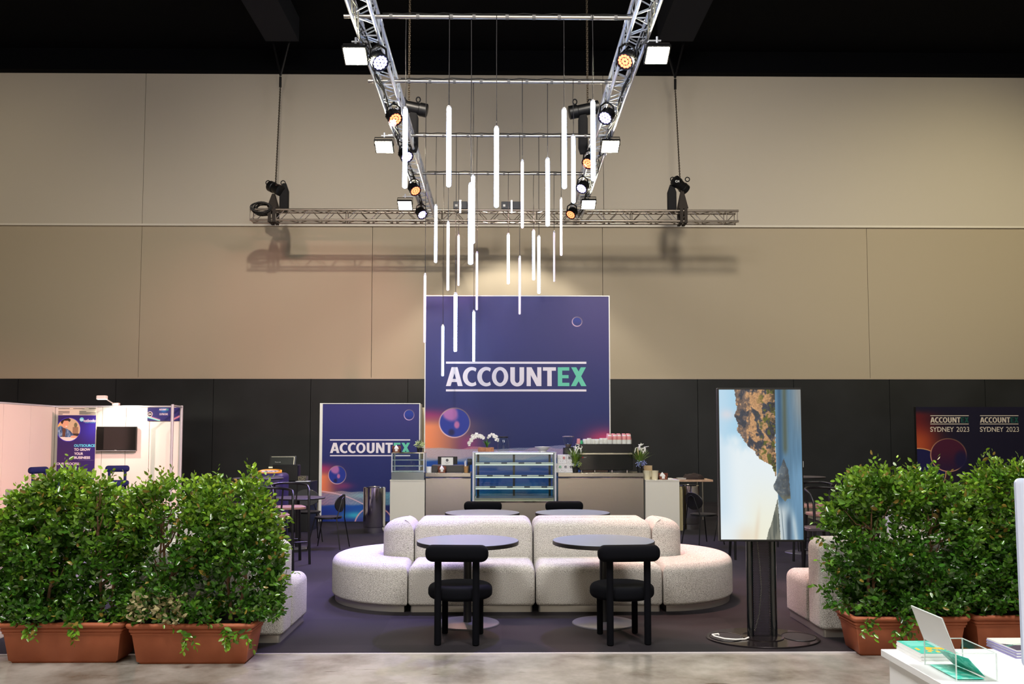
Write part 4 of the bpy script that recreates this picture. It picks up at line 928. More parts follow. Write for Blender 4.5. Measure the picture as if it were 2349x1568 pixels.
def potted_hedge(label, x0, x1, yf, seed, prof, twigs, stems, mat_=M_TERRA, dep=.40, ext=(.06, .06), light=1.0, dry=None, depth_r=.27, hang=()):
    """planter from x0..x1 with its front rim at yf; prof = [(x, ztop)] silhouette in local x"""
    w_ = x1 - x0; t = thing('potted_hedge', label, 'potted plant', ((x0 + x1) / 2, yf + dep / 2, 0))
    o = lambda i: rrect(w_, dep, .035)(i)
    zr = .30
    MB().loft(o, [(.085, 0), (.078, .012), (.066, .02), (.036, zr - .085), (.028, zr - .082), (.026, zr - .07), (.03, zr - .067), (.018, zr - .062), (.016, zr - .046), (.022, zr - .042), (.006, zr - .034), (0, zr - .026), (-.004, zr - .014), (0, zr - .004), (.008, zr), (.03, zr), (.035, zr - .03), (.04, zr - .05)], cap=(True, False)).build('planter', mat_, t, ang=50)
    MB().loft(o, [(.045, zr - .07), (.045, zr - .035)]).build('soil', M_SOIL, t)
    px_ = np.array([q[0] for q in prof]); pz_ = np.array([q[1] for q in prof]) - .075
    for sx in (-.25 * w_, .25 * w_):
        MB().lathe([(.13, zr - .04), (.14, zr + .012), (.132, zr + .012), (.125, zr - .02)], (sx, 0, 0), 20, (False, False)).build('nursery_pot', M_BLACKP, t)
    R0 = random.Random(seed)
    for (sx, sz) in stems:
        pts = [(sx, 0, zr - .05)]; x_, y_ = sx, 0
        for q in range(7): x_ += R0.uniform(-.022, .022); y_ += R0.uniform(-.03, .03); pts.append((x_, y_, zr + .1 + q * (sz - zr - .1) / 6))
        mb = MB().tube(pts, [.014 - .0014 * q for q in range(8)], 7)
        for q in range(2, 7):
            for _ in range(2):
                b0 = Vector(pts[q]); dd = Vector((R0.uniform(-1, 1), R0.uniform(-.8, .8), R0.uniform(.3, 1))).normalized(); mb.tube([b0, b0 + dd * .12, b0 + dd * .2 + Vector((0, 0, .07))], [.006, .004, .0025], 5)
        mb.build('stem', M_BARK, t)
    xa, xb = px_.min(), px_.max()
    def inside(R_, n_):
        out = []
        while len(out) < n_:
            x = R_.uniform(xa, xb); zt_ = np.interp(x, px_, pz_); z = R_.uniform(.31, zt_)
            f = (z - .3) / (zt_ - .3)
            lim = np.interp(z, [.3, .5, .9, 1.2], [1.0, 1.0, 1.03, 1.0])
            cx_ = (xa + xb) / 2; hw = (xb - xa) / 2
            if abs(x - cx_) > hw * lim: continue
            yr = depth_r * (1 - .25 * f ** 3) * sqrt(max(1 - (abs(x - cx_) / hw) ** 4, .05)); y = R_.uniform(-1, 1)
            if abs(y) < .55 and R_.rand() < .45: continue
            lump = fbm(np.array([x * 4 + seed]), np.array([z * 4 + (3 if y > 0 else 0)]), seed, 3)[0]
            thin = .36 if z > 1.0 or z < .45 else .42
            if lump < thin + .03 and R_.rand() < .85: continue
            y *= yr * (.85 + .5 * (lump - .4))
            dr = np.array([(x - cx_) / hw * .7, y / max(yr, .05) * .7, .5 + .5 * f]) + R_.randn(3) * .45
            L_ = R_.uniform(.06, .12) * (1.25 if f > .9 else 1)
            sh = ss(np.array([.35]), np.array([1.0]), np.array([f]))[0]  # paler upward: young growth plus top light mixed into the leaf colour
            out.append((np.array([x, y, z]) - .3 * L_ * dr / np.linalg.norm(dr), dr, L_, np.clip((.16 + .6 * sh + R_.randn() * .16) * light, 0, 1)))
        # sprigs on top and hanging tips
        for _ in range(26):
            x = R_.uniform(xa + .05, xb - .05); zt_ = np.interp(x, px_, pz_); out.append((np.array([x, R_.uniform(-.15, .15), zt_ - .02]), np.array([R_.randn() * .25, R_.randn() * .2, 1.]), R_.uniform(.08, .19), .85 * light))
        for _ in range(16):
            z = R_.uniform(.4, 1.1); s_ = R_.choice([-1, 1]); cx_ = (xa + xb) / 2; hw = (xb - xa) / 2
            out.append((np.array([cx_ + s_ * hw * .97, R_.uniform(-.12, .12), z]), np.array([s_ * 1., R_.randn() * .3, .25]), R_.uniform(.08, .14), .6 * light))
        for (hx, hz) in hang: 
            for _ in range(4): out.append((np.array([hx + R_.uniform(-.04, .04), -dep / 2 - .04, hz + R_.uniform(0, .08)]), np.array([R_.randn() * .3, -.3, -.8]), .1, .6 * light))
        return out
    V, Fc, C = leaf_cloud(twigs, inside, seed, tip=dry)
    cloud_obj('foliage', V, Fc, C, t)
    return t
def pr(pts, xc, Y): return [(P(x, y, Y).x - xc, P(x, y, Y).z) for x, y in pts]
xc = (-3.64 - 2.73) / 2
potted_hedge('leafy green hedge in a terracotta trough, leftmost, its top reaching in front of the banner', -3.655, -2.735, 6.44, 11,
    pr([(4, 1215), (40, 1150), (72, 1108), (110, 1098), (150, 1062), (182, 1082), (215, 1100), (262, 1098), (300, 1124), (312, 1150)], xc, 6.65), 1850, [(-.27, 1.2), (-.2, 1.1), (.22, 1.2), (.28, 1.0)], hang=[(-.18, .24), (.12, .26)])
xc = (-2.715 - 1.78) / 2
potted_hedge('leafy green hedge in a terracotta trough, dry leaves at its foot, beside white sofa', -2.71, -1.785, 6.4, 23,
    pr([(294, 1160), (320, 1110), (350, 1100), (396, 1086), (432, 1098), (480, 1092), (530, 1092), (575, 1080), (602, 1094), (622, 1150), (640, 1210)], xc, 6.6), 1650, [(-.3, 1.2), (-.26, 1.15), (-.2, 1.0), (.24, 1.2), (.3, 1.0)],
    dry=lambda o: .5 if (abs(o[0] + .24) < .2 and o[2] < .5) else 0, hang=[(.0, .2), (.3, .24), (.4, .22)])
xc = (2.63 + 3.52) / 2
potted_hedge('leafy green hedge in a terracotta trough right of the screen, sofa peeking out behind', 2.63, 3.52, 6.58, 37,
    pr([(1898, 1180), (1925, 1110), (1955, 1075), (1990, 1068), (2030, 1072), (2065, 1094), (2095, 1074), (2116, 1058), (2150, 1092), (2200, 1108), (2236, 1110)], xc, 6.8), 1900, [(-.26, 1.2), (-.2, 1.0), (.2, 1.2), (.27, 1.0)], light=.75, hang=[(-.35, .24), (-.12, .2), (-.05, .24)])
xc = (3.56 + 4.46) / 2
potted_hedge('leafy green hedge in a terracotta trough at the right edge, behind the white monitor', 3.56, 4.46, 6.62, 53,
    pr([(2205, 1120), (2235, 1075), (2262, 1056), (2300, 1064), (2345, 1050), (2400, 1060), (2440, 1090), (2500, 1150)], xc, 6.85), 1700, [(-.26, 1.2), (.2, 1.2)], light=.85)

# ================================================================ WHITE DESK, BROCHURES, HOLDER, MONITOR (foreground right)
ZD = .784; c0 = G(2020, 1488, ZD); XD, YDk = c0.x, c0.y
t = thing('reception_desk', 'white desk corner in the bottom right foreground', 'desk', (XD, YDk, 0))
MB().bb(0, 1.5, -1.3, 0, ZD - .027, ZD, .003).build('desktop', M_DESK, t); MB().bb(.024, 1.47, -1.27, -.024, 0, ZD - .028).build('body', M_DESK, t, False)
def on(px, py, z=0): q = G(px, py, ZD + z); return (q.x, q.y, ZD + z)
# teal booklets stack
ORD = ['lowest', 'second', 'third', 'fourth', 'fifth', 'sixth', 'seventh']
b0 = on(2056, 1469, .033); Y0 = b0[1]; X0 = b0[0]
def art_book(u, v):
    c = np.zeros((len(u), 3)) + np.array([66, 178, 160.]); n = fbm(u * 9, v * 7, 3)
    c = mixc(c, (244, 180, 50), (n > .55) & (v < .5) & (v > .08)); 
    for k in range(4): c = mixc(c, (150, 214, 204), (np.abs(v - .94 + k * .11) < .02) & (u > .1) & (u < .55 + .1 * (k % 2)))
    c = mixc(c, (160, 200, 200), (u > .72) & (v > .45) & (v < .9)); return c
for k in range(6):
    t = thing('booklet', 'teal and yellow booklet on top of the stack on the white desk' if k == 5 else 'booklet ' + ORD[k] + ' from the desk in the stack under the teal cover', 'booklet', (X0 + .001 * (k % 3), Y0 - .21 + .002 * (k % 2), ZD + .0054 * k + .0002), 0, 'stack of booklets on the desk')
    MB().bb(0, .148, 0, .21, 0, .005).build('pages', M_PAPER, t, False)
    if k == 5:
        o = picture('printed_cover', .148, .21, 60, 80, art_book, M_PRINT, t); o.data.transform(Matrix.Translation((0, 0, .0054)) @ Matrix.Rotation(radians(-90), 4, 'X'))
# purple-edged brochures, right
b1 = on(2262, 1462, .033)
def art_br(u, v):
    c = np.zeros((len(u), 3)) + np.array([70, 62, 80.]); c = mixc(c, (226, 220, 208), v > .52 - .12 * np.sin(u * 6)); c = mixc(c, (90, 170, 150), (np.abs(v - .35 - .2 * np.sin(u * 4)) < .01) | (np.abs(v - .3 - .2 * np.sin(u * 4)) < .01)); return c
M_LIL = mat('lilac_paper', (150, 142, 190), .6)
for k in range(6):
    t = thing('brochure', 'dark and cream brochure on top of the lilac-edged stack at the right frame edge' if k == 5 else 'lilac-edged brochure ' + ORD[k] + ' from the desk at the right frame edge', 'brochure', (b1[0] + .003 * (k % 2), b1[1] - .21, ZD + .0054 * k + .0002), 0, 'stack of brochures on the desk')
    MB().bb(0, .297, 0, .21, 0, .005).build('pages', M_PAPER if k % 2 else M_LIL, t, False)
    if k == 5:
        o = picture('printed_cover', .297, .21, 80, 60, art_br, M_PRINT, t); o.data.transform(Matrix.Translation((0, 0, .0054)) @ Matrix.Rotation(radians(-90), 4, 'X'))
# acrylic box with sign holder
h0 = on(2122, 1524, 0); h1 = on(2200, 1563, 0)
X1, Y1 = h0[0], h0[1]; hx, hy = .145, h0[1] - h1[1] ; hy = max(.17, hy)
Y1b = Y1 - hy; hz = .098
t = thing('brochure_holder', 'clear acrylic box with an angled sign frame on the white desk', 'holder', (X1, Y1, ZD + .0005))
MB().bb(0, hx, -hy, 0, 0, .003).bb(0, .003, -hy, 0, .003, hz).bb(.0, hx, -hy, -hy + .003, .003, hz).bb(hx - .003, hx, -hy, 0, .003, hz).bb(0, hx, -.003, 0, .003, hz).build('acrylic_box', M_ACRYL, t, False)
mb = MB()
for (x_, y_) in ((0, 0), (hx, 0), (0, -hy), (hx, -hy)): mb.tube([(x_, y_, 0), (x_, y_, hz)], .0025, 6)
for z_ in (hz,): mb.tube([(hx, -hy, z_), (hx, 0, z_), (0, 0, z_), (0, -hy, z_), (hx, -hy, z_)], .0022, 6)
mb.build('polished_edge', M_EDGE, t)
# frame on the left wall of the box, leaning left
s0 = Vector((0, -.0, hz)); s1 = Vector((0, -hy, hz)); upv = Vector((-.045, .0, .122))
fr = [s0, s1, s1 + upv, s0 + upv]
nv = (s1 - s0).cross(upv).normalized() * .0015
MB().add([q + nv for q in fr] + [q - nv for q in fr], [(0, 1, 2, 3), (7, 6, 5, 4), (0, 4, 5, 1), (1, 5, 6, 2), (2, 6, 7, 3), (3, 7, 4, 0)]).build('insert_sheet', mat('blank_sheet', (224, 228, 232), .4), t, False)
MB().tube(fr + [fr[0]], .003, 6).build('frame_edge', M_EDGE, t)
t = thing('leaflet', 'teal leaflet leaning inside the clear acrylic box', 'leaflet', (X1, Y1, ZD + .004))
mb = MB().add([(.012, -.012, .0), (.012, -hy + .02, .0), (.11, -hy + .02, .0005), (.11, -.012, .0005)], [(0, 1, 2, 3)])
mb.add([(.04, -.015, .06), (.1, -.015, .004), (.12, -hy + .03, .004), (.06, -hy + .03, .07)], [(0, 1, 2, 3)]); 
o = mb.build('sheets', mat('teal_print', (70, 190, 172), .4, speck=(30, (150, 220, 206), .42, .5)), t, False)
sm = o.modifiers.new('s', 'SOLIDIFY'); sm.thickness = .001
# monitor seen at the frame edge
q0 = G(2319, 1110, 1.2); 
t = thing('monitor', 'white backed monitor cut off by the right frame edge', 'monitor', (0, 0, 0))
Yk = 2.95; a0 = P(2319, 1103, Yk); a1 = P(2338, 1420, Yk); t.location = (a0.x, Yk, ZD)
zt_ = a0.z - ZD
M_MON = mat('monitor_back', (190, 200, 226), .35)
mb = MB().loft(rrect(.5, zt_ - .09, .02), [(0, 0), (0, .012), (.012, .018)]); mb.xf(Matrix.Translation((.262, 0, .09 + (zt_ - .09) / 2)) @ Matrix.Rotation(radians(-5), 4, 'X') @ Matrix.Rotation(radians(2.5), 4, 'Y') @ Matrix.Rotation(radians(90), 4, 'X')).build('housing', M_MON, t)
MB().bb(.16, .34, -.03, -.02, .0, .2).bb(.14, .36, -.08, .08, 0, .008).build('stand', M_MON, t)

# ================================================================ COFFEE COUNTER
YF = 15.25
def X(px, Y=YF): return P(px, 1100, Y).x
def Z(py, Y=YF): return P(1180, py, Y).z
zc_ = Z(1100)
t = thing('counter_cabinet', 'plain white cabinet left of the steel counter, under the food warmer', 'cabinet', (X(895), YF, 0)); w_ = X(975) - X(895) - .004
MB().bb(0, w_, 0, .6, .0, zc_ - .02).build('body', M_WHITE, t, False); MB().bb(-.004, w_ + .0, -.006, .604, zc_ - .019, zc_).build('top', M_WHITE, t, False)
t = thing('counter_cabinet', 'plain white cabinet right of the steel counter, holding the white tubs', 'cabinet', (X(1479), YF - .08, 0)); w2 = X(1556) - X(1479)
MB().bb(0, w2, 0, .75, .0, zc_ - .02).build('body', M_WHITE, t, False); MB().bb(0, w2 + .004, -.006, .754, zc_ - .019, zc_).build('top', M_WHITE, t, False)
ZS = Z(1084)
def steel(x0, x1, label):
    t = thing('steel_counter', label, 'counter', (X(x0), YF, 0)); w_ = X(x1) - X(x0)
    MB().bb(.004, w_ - .004, .01, .62, .08, ZS - .1).build('front_panel', M_STEEL, t, False)
    MB().bb(0, w_, -.012, .63, ZS - .07, ZS, .008).build('benchtop', M_STEEL, t)
    MB().bb(.0, w_, -.002, .6, ZS - .1, ZS - .082, .004).build('trim_rail', M_CHROME, t)
    MB().bb(.02, w_ - .02, .03, .6, 0.0, .08).build('kickboard', M_BLACKM, t, False)
steel(976, 1080, 'brushed steel counter left of the glass display case, with the till')
steel(1280, 1477, 'wide brushed steel counter under the black coffee machine')
# refrigerated display case
xa, xb = X(1084), X(1276); w_ = xb - xa; z0 = Z(1150); z1 = Z(1036)
t = thing('display_fridge', 'glass fronted cake display case between the two steel counters', 'display case', (xa, YF - .02, 0))
MB().bb(0, w_, 0, .66, .08, z0 - .015).build('base_panel', M_STEEL, t, False); MB().bb(-.01, w_ + .01, -.01, .66, z0 - .015, z0 + .01, .004).build('sill', M_CHROME, t)
MB().bb(.02, w_ - .02, .03, .6, 0, .08).build('kickboard', M_BLACKM, t, False)
for x_ in (0, w_ - .03):
    for y_ in (0, .62): MB().bb(x_, x_ + .03, y_, y_ + .03, z0, z1).build('frame_post', M_ALU, t, False)
MB().bb(-.004, w_ + .004, -.004, .655, z1 - .02, z1, .004).build('top', M_ALU, t)
MB().bb(.03, w_ - .03, .008, .014, z0 + .01, z1 - .02).build('front_glass', M_GLASS, t, False)
for x_ in (.01, w_ - .016): MB().bb(x_, x_ + .006, .03, .62, z0 + .01, z1 - .02).build('side_glass', M_GLASS, t, False)
mb = MB(); mb.bb(.06, w_ - .06, .63, .65, z0, z0 + .05).bb(.06, w_ - .06, .63, .65, z1 - .06, z1 - .02)
for x_ in (.06, w_ / 2 - .02, w_ - .1): mb.bb(x_, x_ + .04, .63, .65, z0, z1 - .02)
mb.build('rear_door_frame', M_BLACKP, t, False); MB().bb(.06, w_ - .06, .636, .641, z0 + .05, z1 - .06).build('rear_door_glass', M_GLASS, t, False)
MB().bb(.04, w_ - .04, .03, .62, z0 + .005, z0 + .06).build('floor_tray', M_STEEL, t, False)
for k, yy in enumerate((1063, 1092, 1118)):
    zz = Z(yy); s_ = MB().bb(.05, w_ - .05, .06, .58, zz - .006, zz).build('shelf', M_GLASS, t, False)
    MB().bb(.05, w_ - .05, .05, .06, zz - .03, zz - .008).build('shelf_light', mat('shelf_led', (240, 240, 232), .4, emit=(240, 240, 228), es=.4), s_, False)
    MB().bb(.05, w_ - .05, .048, .056, zz, zz + .022).build('price_rail', M_CARDW, s_, False)
    mb = MB()
    for q in range(4): mb.bb(.2 + q * .3 + .05 * k, .3 + q * .3 + .05 * k, .045, .048, zz - .0, zz + .022)
    mb.build('price_tag', mat('tag_grey', (84, 84, 92), .5), s_, False)
for x_ in (.04, w_ - .045): MB().bb(x_, x_ + .008, .3, .32, z0, z1 - .02).build('shelf_upright', M_CHROME, t, False)
MB().bb(.05, w_ - .05, .04, .07, z1 - .04, z1 - .022).build('top_light', mat('case_led', (240, 244, 236), .4, emit=(240, 246, 238), es=1.6), t, False)
# food warmer on left cabinet
xa, xb = X(897), X(973); w_ = xb - xa; zz1 = Z(1037)
t = thing('food_warmer', 'small glass countertop food warmer on the white cabinet', 'display case', (xa, YF + .02, zc_ + .001)); h_ = zz1 - zc_
MB().bb(0, w_, 0, .42, 0, .13, .006).build('base', mat('warmer_base', (142, 150, 150), .25, .5), t)
for x_ in (0, w_ - .02):
    for y_ in (0, .4): MB().bb(x_, x_ + .02, y_, y_ + .02, .13, h_ - .02).build('frame_post', M_ALU, t, False)
MB().bb(0, w_, 0, .42, h_ - .02, h_, .004).build('top', M_CHROME, t)
MB().bb(.02, w_ - .02, .004, .009, .13, h_ - .02).build('front_glass', M_GLASS, t, False)
for x_ in (.005, w_ - .009): MB().bb(x_, x_ + .004, .02, .4, .13, h_ - .02).build('side_glass', M_GLASS, t, False)
for yy in (1055, 1069, 1081):
    zz = Z(yy) - zc_; mb = MB(); mb.tube([(.02, .03, zz), (w_ - .02, .03, zz)], .006, 6).tube([(.02, .38, zz), (w_ - .02, .38, zz)], .006, 6)
    for q in range(24): mb.tube([(.03 + q * (w_ - .06) / 23, .03, zz), (.03 + q * (w_ - .06) / 23, .38, zz)], .002, 4, False)
    mb.build('wire_shelf', M_ALU, t)
# ---- little things on the counters
def napkin(x0, x1, y0, z_, Y, label, k):
    xa, xb = X(x0, Y), X(x1, Y); w_ = xb - xa; h_ = .11
    t = thing('napkin_holder', label, 'napkin holder', (xa, Y, z_ + .001), 0, 'napkin holders')
    MB().bb(0, w_, 0, .012, 0, h_ * .5).bb(0, w_, .09, .102, 0, h_).bb(0, w_, .012, .09, 0, .01).bb(0, .012, .0, .102, 0, h_).bb(w_ - .012, w_, 0, .102, 0, h_).build('box', M_BROWN, t, False)
    MB().bb(w_ * .35, w_ * .66, -.002, 0, .015, h_ * .62).build('label_card', M_PAPER, t, False)
    MB().add([(.02, .02, .01), (w_ - .02, .02, .01), (w_ - .02, .085, .01), (.02, .085, .01), (.035, .03, h_ - .03), (w_ - .045, .03, h_ * .7), (w_ - .045, .08, h_ * .7), (.035, .08, h_ - .03), (w_ * .45, .05, h_ + .02)], [(0, 1, 5, 4), (1, 2, 6, 5), (2, 3, 7, 6), (3, 0, 4, 7), (4, 5, 8), (5, 6, 8), (6, 7, 8), (7, 4, 8)]).build('napkins', M_PAPER, t, False)
napkin(899, 918, 1036, zz1, YF + .12, 'copper brown napkin holder on top of the food warmer', 0)
napkin(1004, 1023, 1084, ZS, YF + .06, 'copper brown napkin holder on the steel counter beside the till', 1)
napkin(1511, 1532, 1098, zc_, YF + .05, 'copper brown napkin holder on the right white cabinet', 2)
def tuft(mb, c, n, L_, spread, wd, droop=.4, R0=rnd):
    for q in range(n):
        a_ = R0.uniform(0, 2 * pi); s_ = R0.uniform(.2, 1) * spread; l_ = L_ * R0.uniform(.7, 1.1)
        pts = []
        for k in range(5):
            f = k / 4; pts.append(Vector((c[0] + cos(a_) * s_ * f ** 1.6, c[1] + sin(a_) * s_ * f ** 1.6, c[2] + l_ * (f - droop * f * f * s_ / max(spread, .01)))))
        sd = Vector((-sin(a_), cos(a_), 0)) * wd
        vs_ = []; fs = []
        for k, p in enumerate(pts): w2_ = sd * (1 - (k / 4) ** 2 * .95); vs_ += [p - w2_, p + w2_]
        for k in range(4): fs.append((2 * k, 2 * k + 1, 2 * k + 3, 2 * k + 2))
        mb.add(vs_, fs)
    return mb
def leafball(mb, c, r, n, sz, sq=1.0, R0=rnd):
    for q in range(n):
        d = Vector((R0.gauss(0, 1), R0.gauss(0, 1), R0.gauss(0, 1))).normalized(); p = Vector(c) + Vector((d.x * r, d.y * r, d.z * r * sq)) * R0.uniform(.35, 1); a_ = d.orthogonal().normalized(); b_ = (d + Vector((R0.gauss(0, .6), R0.gauss(0, .6), R0.gauss(0, .6)))).normalized()
        mb.add([p, p + b_ * sz * .5 + a_ * sz * .3, p + b_ * sz, p + b_ * sz * .5 - a_ * sz * .3], [(0, 1, 2, 3)])
    return mb
M_GRN = mat('plant_green', (72, 128, 44), .45); M_GRD = mat('plant_dark_green', (40, 84, 34), .45); M_PALE = mat('plant_pale', (158, 176, 104), .5); M_FLW = mat('petal_white', (248, 246, 238), .6); M_FLB = mat('petal_blue', (150, 160, 216), .6); M_POTB = mat('pot_black', (18, 18, 20), .5); M_CREAMP = mat('plume_cream', (222, 200, 168), .8)
xx = X(962, YF + .15)
t = thing('potted_plant', 'small bushy plant in a black pot on the food warmer', 'potted plant', (xx, YF + .15, zz1 + .001)); MB().lathe([(.038, 0), (.052, .08), (.048, .08), (.045, .07)], n=18, cap=(True, True)).build('pot', M_POTB, t)
leafball(MB(), (0, 0, .13), .085, 170, .032, .7).build('foliage', M_PALE, t, False); tuft(MB(), (0, 0, .1), 14, .15, .07, .004, .1).build('twigs', M_GRD, t, False)
# till: flat black cash drawer, tablet screen and sign
xa = X(989, YF + .1); xb = X(1076, YF + .1)
t = thing('cash_drawer', 'flat dark cash drawer on the left steel counter', 'cash drawer', (xa, YF + .17, ZS + .001)); MB().bb(0, xb - xa, 0, .4, 0, .125, .008).build('case', mat('drawer_dark', (58, 56, 56), .4), t); MB().bb(.02, xb - xa - .02, -.003, 0, .03, .118, .001).build('drawer', mat('drawer_front', (70, 68, 66), .4), t)
zdr = ZS + .127; xa = X(1004, YF + .3); xb = X(1049, YF + .3)
t = thing('till_screen', 'black till screen standing on the cash drawer', 'screen', (xa, YF + .3, zdr)); MB().bb(0, xb - xa, 0, .025, .01, .15, .004).build('casing', M_BLACKP, t); MB().bb(.1, xb - xa - .1, 0, .12, 0, .01).build('stand', M_BLACKP, t)
xa = X(1012, YF + .26); xb = X(1039, YF + .26)
t = thing('table_sign', 'white card sign leaning on the till screen', 'sign', (xa, YF + .27, zdr)); ww = xb - xa; MB().bb(0, ww, 0, .003, 0, .135).build('card', M_PAPER, t, False); MB().lathe([(.024, 0), (.024, .001)], n=20).xf(Matrix.Translation((ww / 2, -.0005, .085)) @ Matrix.Rotation(radians(90), 4, 'X')).build('emblem', M_INK, t, False)
MB().add([(ww / 2 - .012, -.003, .088), (ww / 2 - .004, -.003, .078), (ww / 2 + .014, -.003, .096), (ww / 2 - .003, -.003, .084)], [(0, 1, 2, 3)]).build('tick_mark', M_PAPER, t, False)
text('lettering', 'The Juice', ww * .3, .04, ww * .42, .014, M_INK, t, -.001); text('lettering', '& Co.', ww * .38, .018, ww * .25, .012, M_INK, t, -.001)
def lathe_thing(name, label, cat, px, Y, z_, prof, m_, part='body', n=24, group=None, cap=(True, False)):
    t = thing(name, label, cat, (X(px, Y), Y, z_ + .001), 0, group); MB().lathe(prof, n=n, cap=cap).build(part, m_, t); return t
t = lathe_thing('straw_cup', 'kraft paper cup holding straws at the right end of the cash drawer', 'cup', 1069, YF + .06, ZS, [(.033, 0), (.043, .11), (.045, .112), (.04, .112), (.031, .005)], mat('kraft', (188, 142, 92), .7))
mb = MB(); 
for q in range(8): mb.tube([(rnd.uniform(-.02, .02), rnd.uniform(-.02, .02), .01), (rnd.uniform(-.035, .01), rnd.uniform(-.03, .03), .2 + rnd.uniform(-.02, .02))], .004, 5)
mb.build('straws', M_PAPER, t)
lathe_thing('paper_roll', 'white paper roll beside the cash drawer', 'paper roll', 984, YF + .2, ZS, [(.05, 0), (.05, .1)], M_PAPER, 'roll', cap=(True, True))
t = thing('card_terminal', 'small black card terminal behind the straw cup', 'card terminal', (X(1077, YF + .3), YF + .34, zdr)); MB().bb(-.04, .04, 0, .03, 0, .11, .006).build('casing', M_BLACKP, t); MB().bb(-.03, .03, -.001, 0, .05, .1).build('display', mat('lcd', (70, 76, 80), .3), t, False)
# on top of the glass case
zf = z1 + .001
t = thing('orchid_planter', 'white orchids in a low wooden box on the glass case', 'potted plant', (X(1114.5, YF + .15), YF + .17, zf)); MB().bb(-.14, .14, -.07, .07, 0, .075, .004).build('wooden_box', mat('box_wood', (178, 120, 78), .6, speck=(20, (150, 96, 60), .4, .6)), t)
tuft(MB(), (.02, 0, .07), 26, .16, .12, .012, .3).build('leaves', M_GRN, t, False)
mb = MB(); fl = MB(); R1 = random.Random(3)
for (ex, ez, k, sg) in ((-.30, .13, 11, 1), (-.24, .2, 9, 1), (.22, .2, 11, -1), (.17, .22, 8, -1)):
    pts = [Vector((0.02, 0, .06)), Vector((ex * .15, 0, .24)), Vector((ex * .45, -.01, .30)), Vector((ex * .8, -.01, .26)), Vector((ex, -.02, ez))]; mb.tube(pts, .003, 5)
    for q in range(k):
        f = .3 + .7 * q / (k - 1) * 1.0; f *= 4; i_ = min(int(f), 3); p = pts[i_].lerp(pts[i_ + 1], f - i_) + Vector((R1.uniform(-.015, .015), -.02, R1.uniform(-.02, .025)))
        r_ = .026 if ex < 0 else .017
        for pe in range(5):
            a_ = 2 * pi * pe / 5 + R1.random(); c = p + Vector((cos(a_) * r_ * .8, R1.uniform(-.008, .008), sin(a_) * r_ * .8)); d = (c - p).normalized(); s_ = Vector((-d.z, 0, d.x)) * r_ * .7
            fl.add([p, c - s_, c + d * r_ * .7, c + s_], [(0, 1, 2, 3)])
mb.build('stems', M_GRD, t); fl.build('blossoms', M_FLW, t, False)
t = lathe_thing('glass_jar', 'empty clear glass jar with a black lid on the glass case', 'jar', 1155, YF + .15, z1, [(.095, 0), (.103, .01), (.103, .2), (.08, .235), (.078, .245)], M_GLASS, 'glass'); MB().lathe([(.08, .245), (.08, .265), (.07, .27)], n=24).build('lid', M_BLACKP, t)
MB().tube([(.1035 * cos(a_ * pi / 12), .1035 * sin(a_ * pi / 12), .004) for a_ in range(24)], .003, 5, closed=True).build('glass_foot', M_EDGE, t)
lathe_thing('serving_bowl', 'white footed bowl on the right of the glass case', 'bowl', 1245, YF + .2, z1, [(.065, 0), (.065, .015), (.085, .03), (.14, .085), (.141, .09), (.132, .086), (.07, .035), (.001, .03)], M_CARDW, 'bowl', 32)
# printed tea boxes
zt_ = ZS + .001
def tea_box(px, z_, dz, label, acc, w_=.095, h_=.155):
    t = thing('tea_box', label, 'box', (X(px, YF + .12), YF + .13, z_)); 
    def art(u, v):
        c = np.zeros((len(u), 3)) + np.array([238, 236, 240.]); n = vnoise(u * 16, v * 26, int(px)); c = mixc(c, (40, 40, 60), n > .86); c = mixc(c, (240, 190, 90), (vnoise(u * 13 + 5, v * 21, 4) > .93))
        return c
    MB().bb(0, w_, .002, .16, 0, h_).build('carton', M_PAPER, t, False); picture('printed_face', w_, h_, 24, 40, art, M_PRINT, t)
    mb = MB(); 
    for q in range(3): mb.bb(w_ * .3, w_ * .72, -.003, -.001, h_ * (.5 + q * .1), h_ * (.555 + q * .1))
    mb.bb(w_ * .3, w_ * .38, -.003, -.001, h_ * .5, h_ * .75); mb.build('printed_mark', acc, t, False)
    return t
for k, (px, acc, nm) in enumerate(((1276.5, M_INK, 'plain dark mark, leftmost of the lower row, partly hidden'), (1285, M_GREENP, 'green mark in the lower row'), (1297.5, M_INK, 'dark mark in the lower row'), (1310, M_INK, 'dark mark, rightmost of the lower row'))):
    if k: tea_box(px - 6, zt_, 0, 'speckled white tea box with a ' + nm, acc)
tea_box(1272, zt_, 0, 'speckled white tea box at the left end of the lower row', M_INK, .055)
for k, (px, acc, nm) in enumerate(((1281, M_CARDW, 'no bold mark, left end of the upper row'), (1290, M_REDP, 'red mark on the upper row'), (1302.5, M_INK, 'dark mark, right end of the upper row'))):
    tea_box(px - 2, zt_ + .157, 0, 'speckled white tea box with ' + nm, acc, .07 if k == 0 else .092)
# grinder behind
t = thing('coffee_grinder', 'coffee grinder with a clear cone hopper behind the tea boxes', 'coffee grinder', (X(1304, YF + .4), YF + .42, ZS + .001)); z_ = Z(1025, YF + .4) - ZS
MB().bb(-.09, .09, -.1, .1, 0, z_, .02).build('body', M_BLACKP, t); MB().lathe([(.05, z_), (.06, z_ + .03), (.098, z_ + .14), (.102, z_ + .18)], n=28, cap=(False, False)).build('hopper', M_GLASS, t); MB().lathe([(.106, z_ + .178), (.106, z_ + .192), (.05, z_ + .2)], n=28).build('lid', mat('lid_smoke', (120, 110, 118), .4), t)
MB().lathe([(.04, z_ + .001), (.062, z_ + .05)], n=20).build('beans', mat('beans', (120, 100, 96), .7), t)
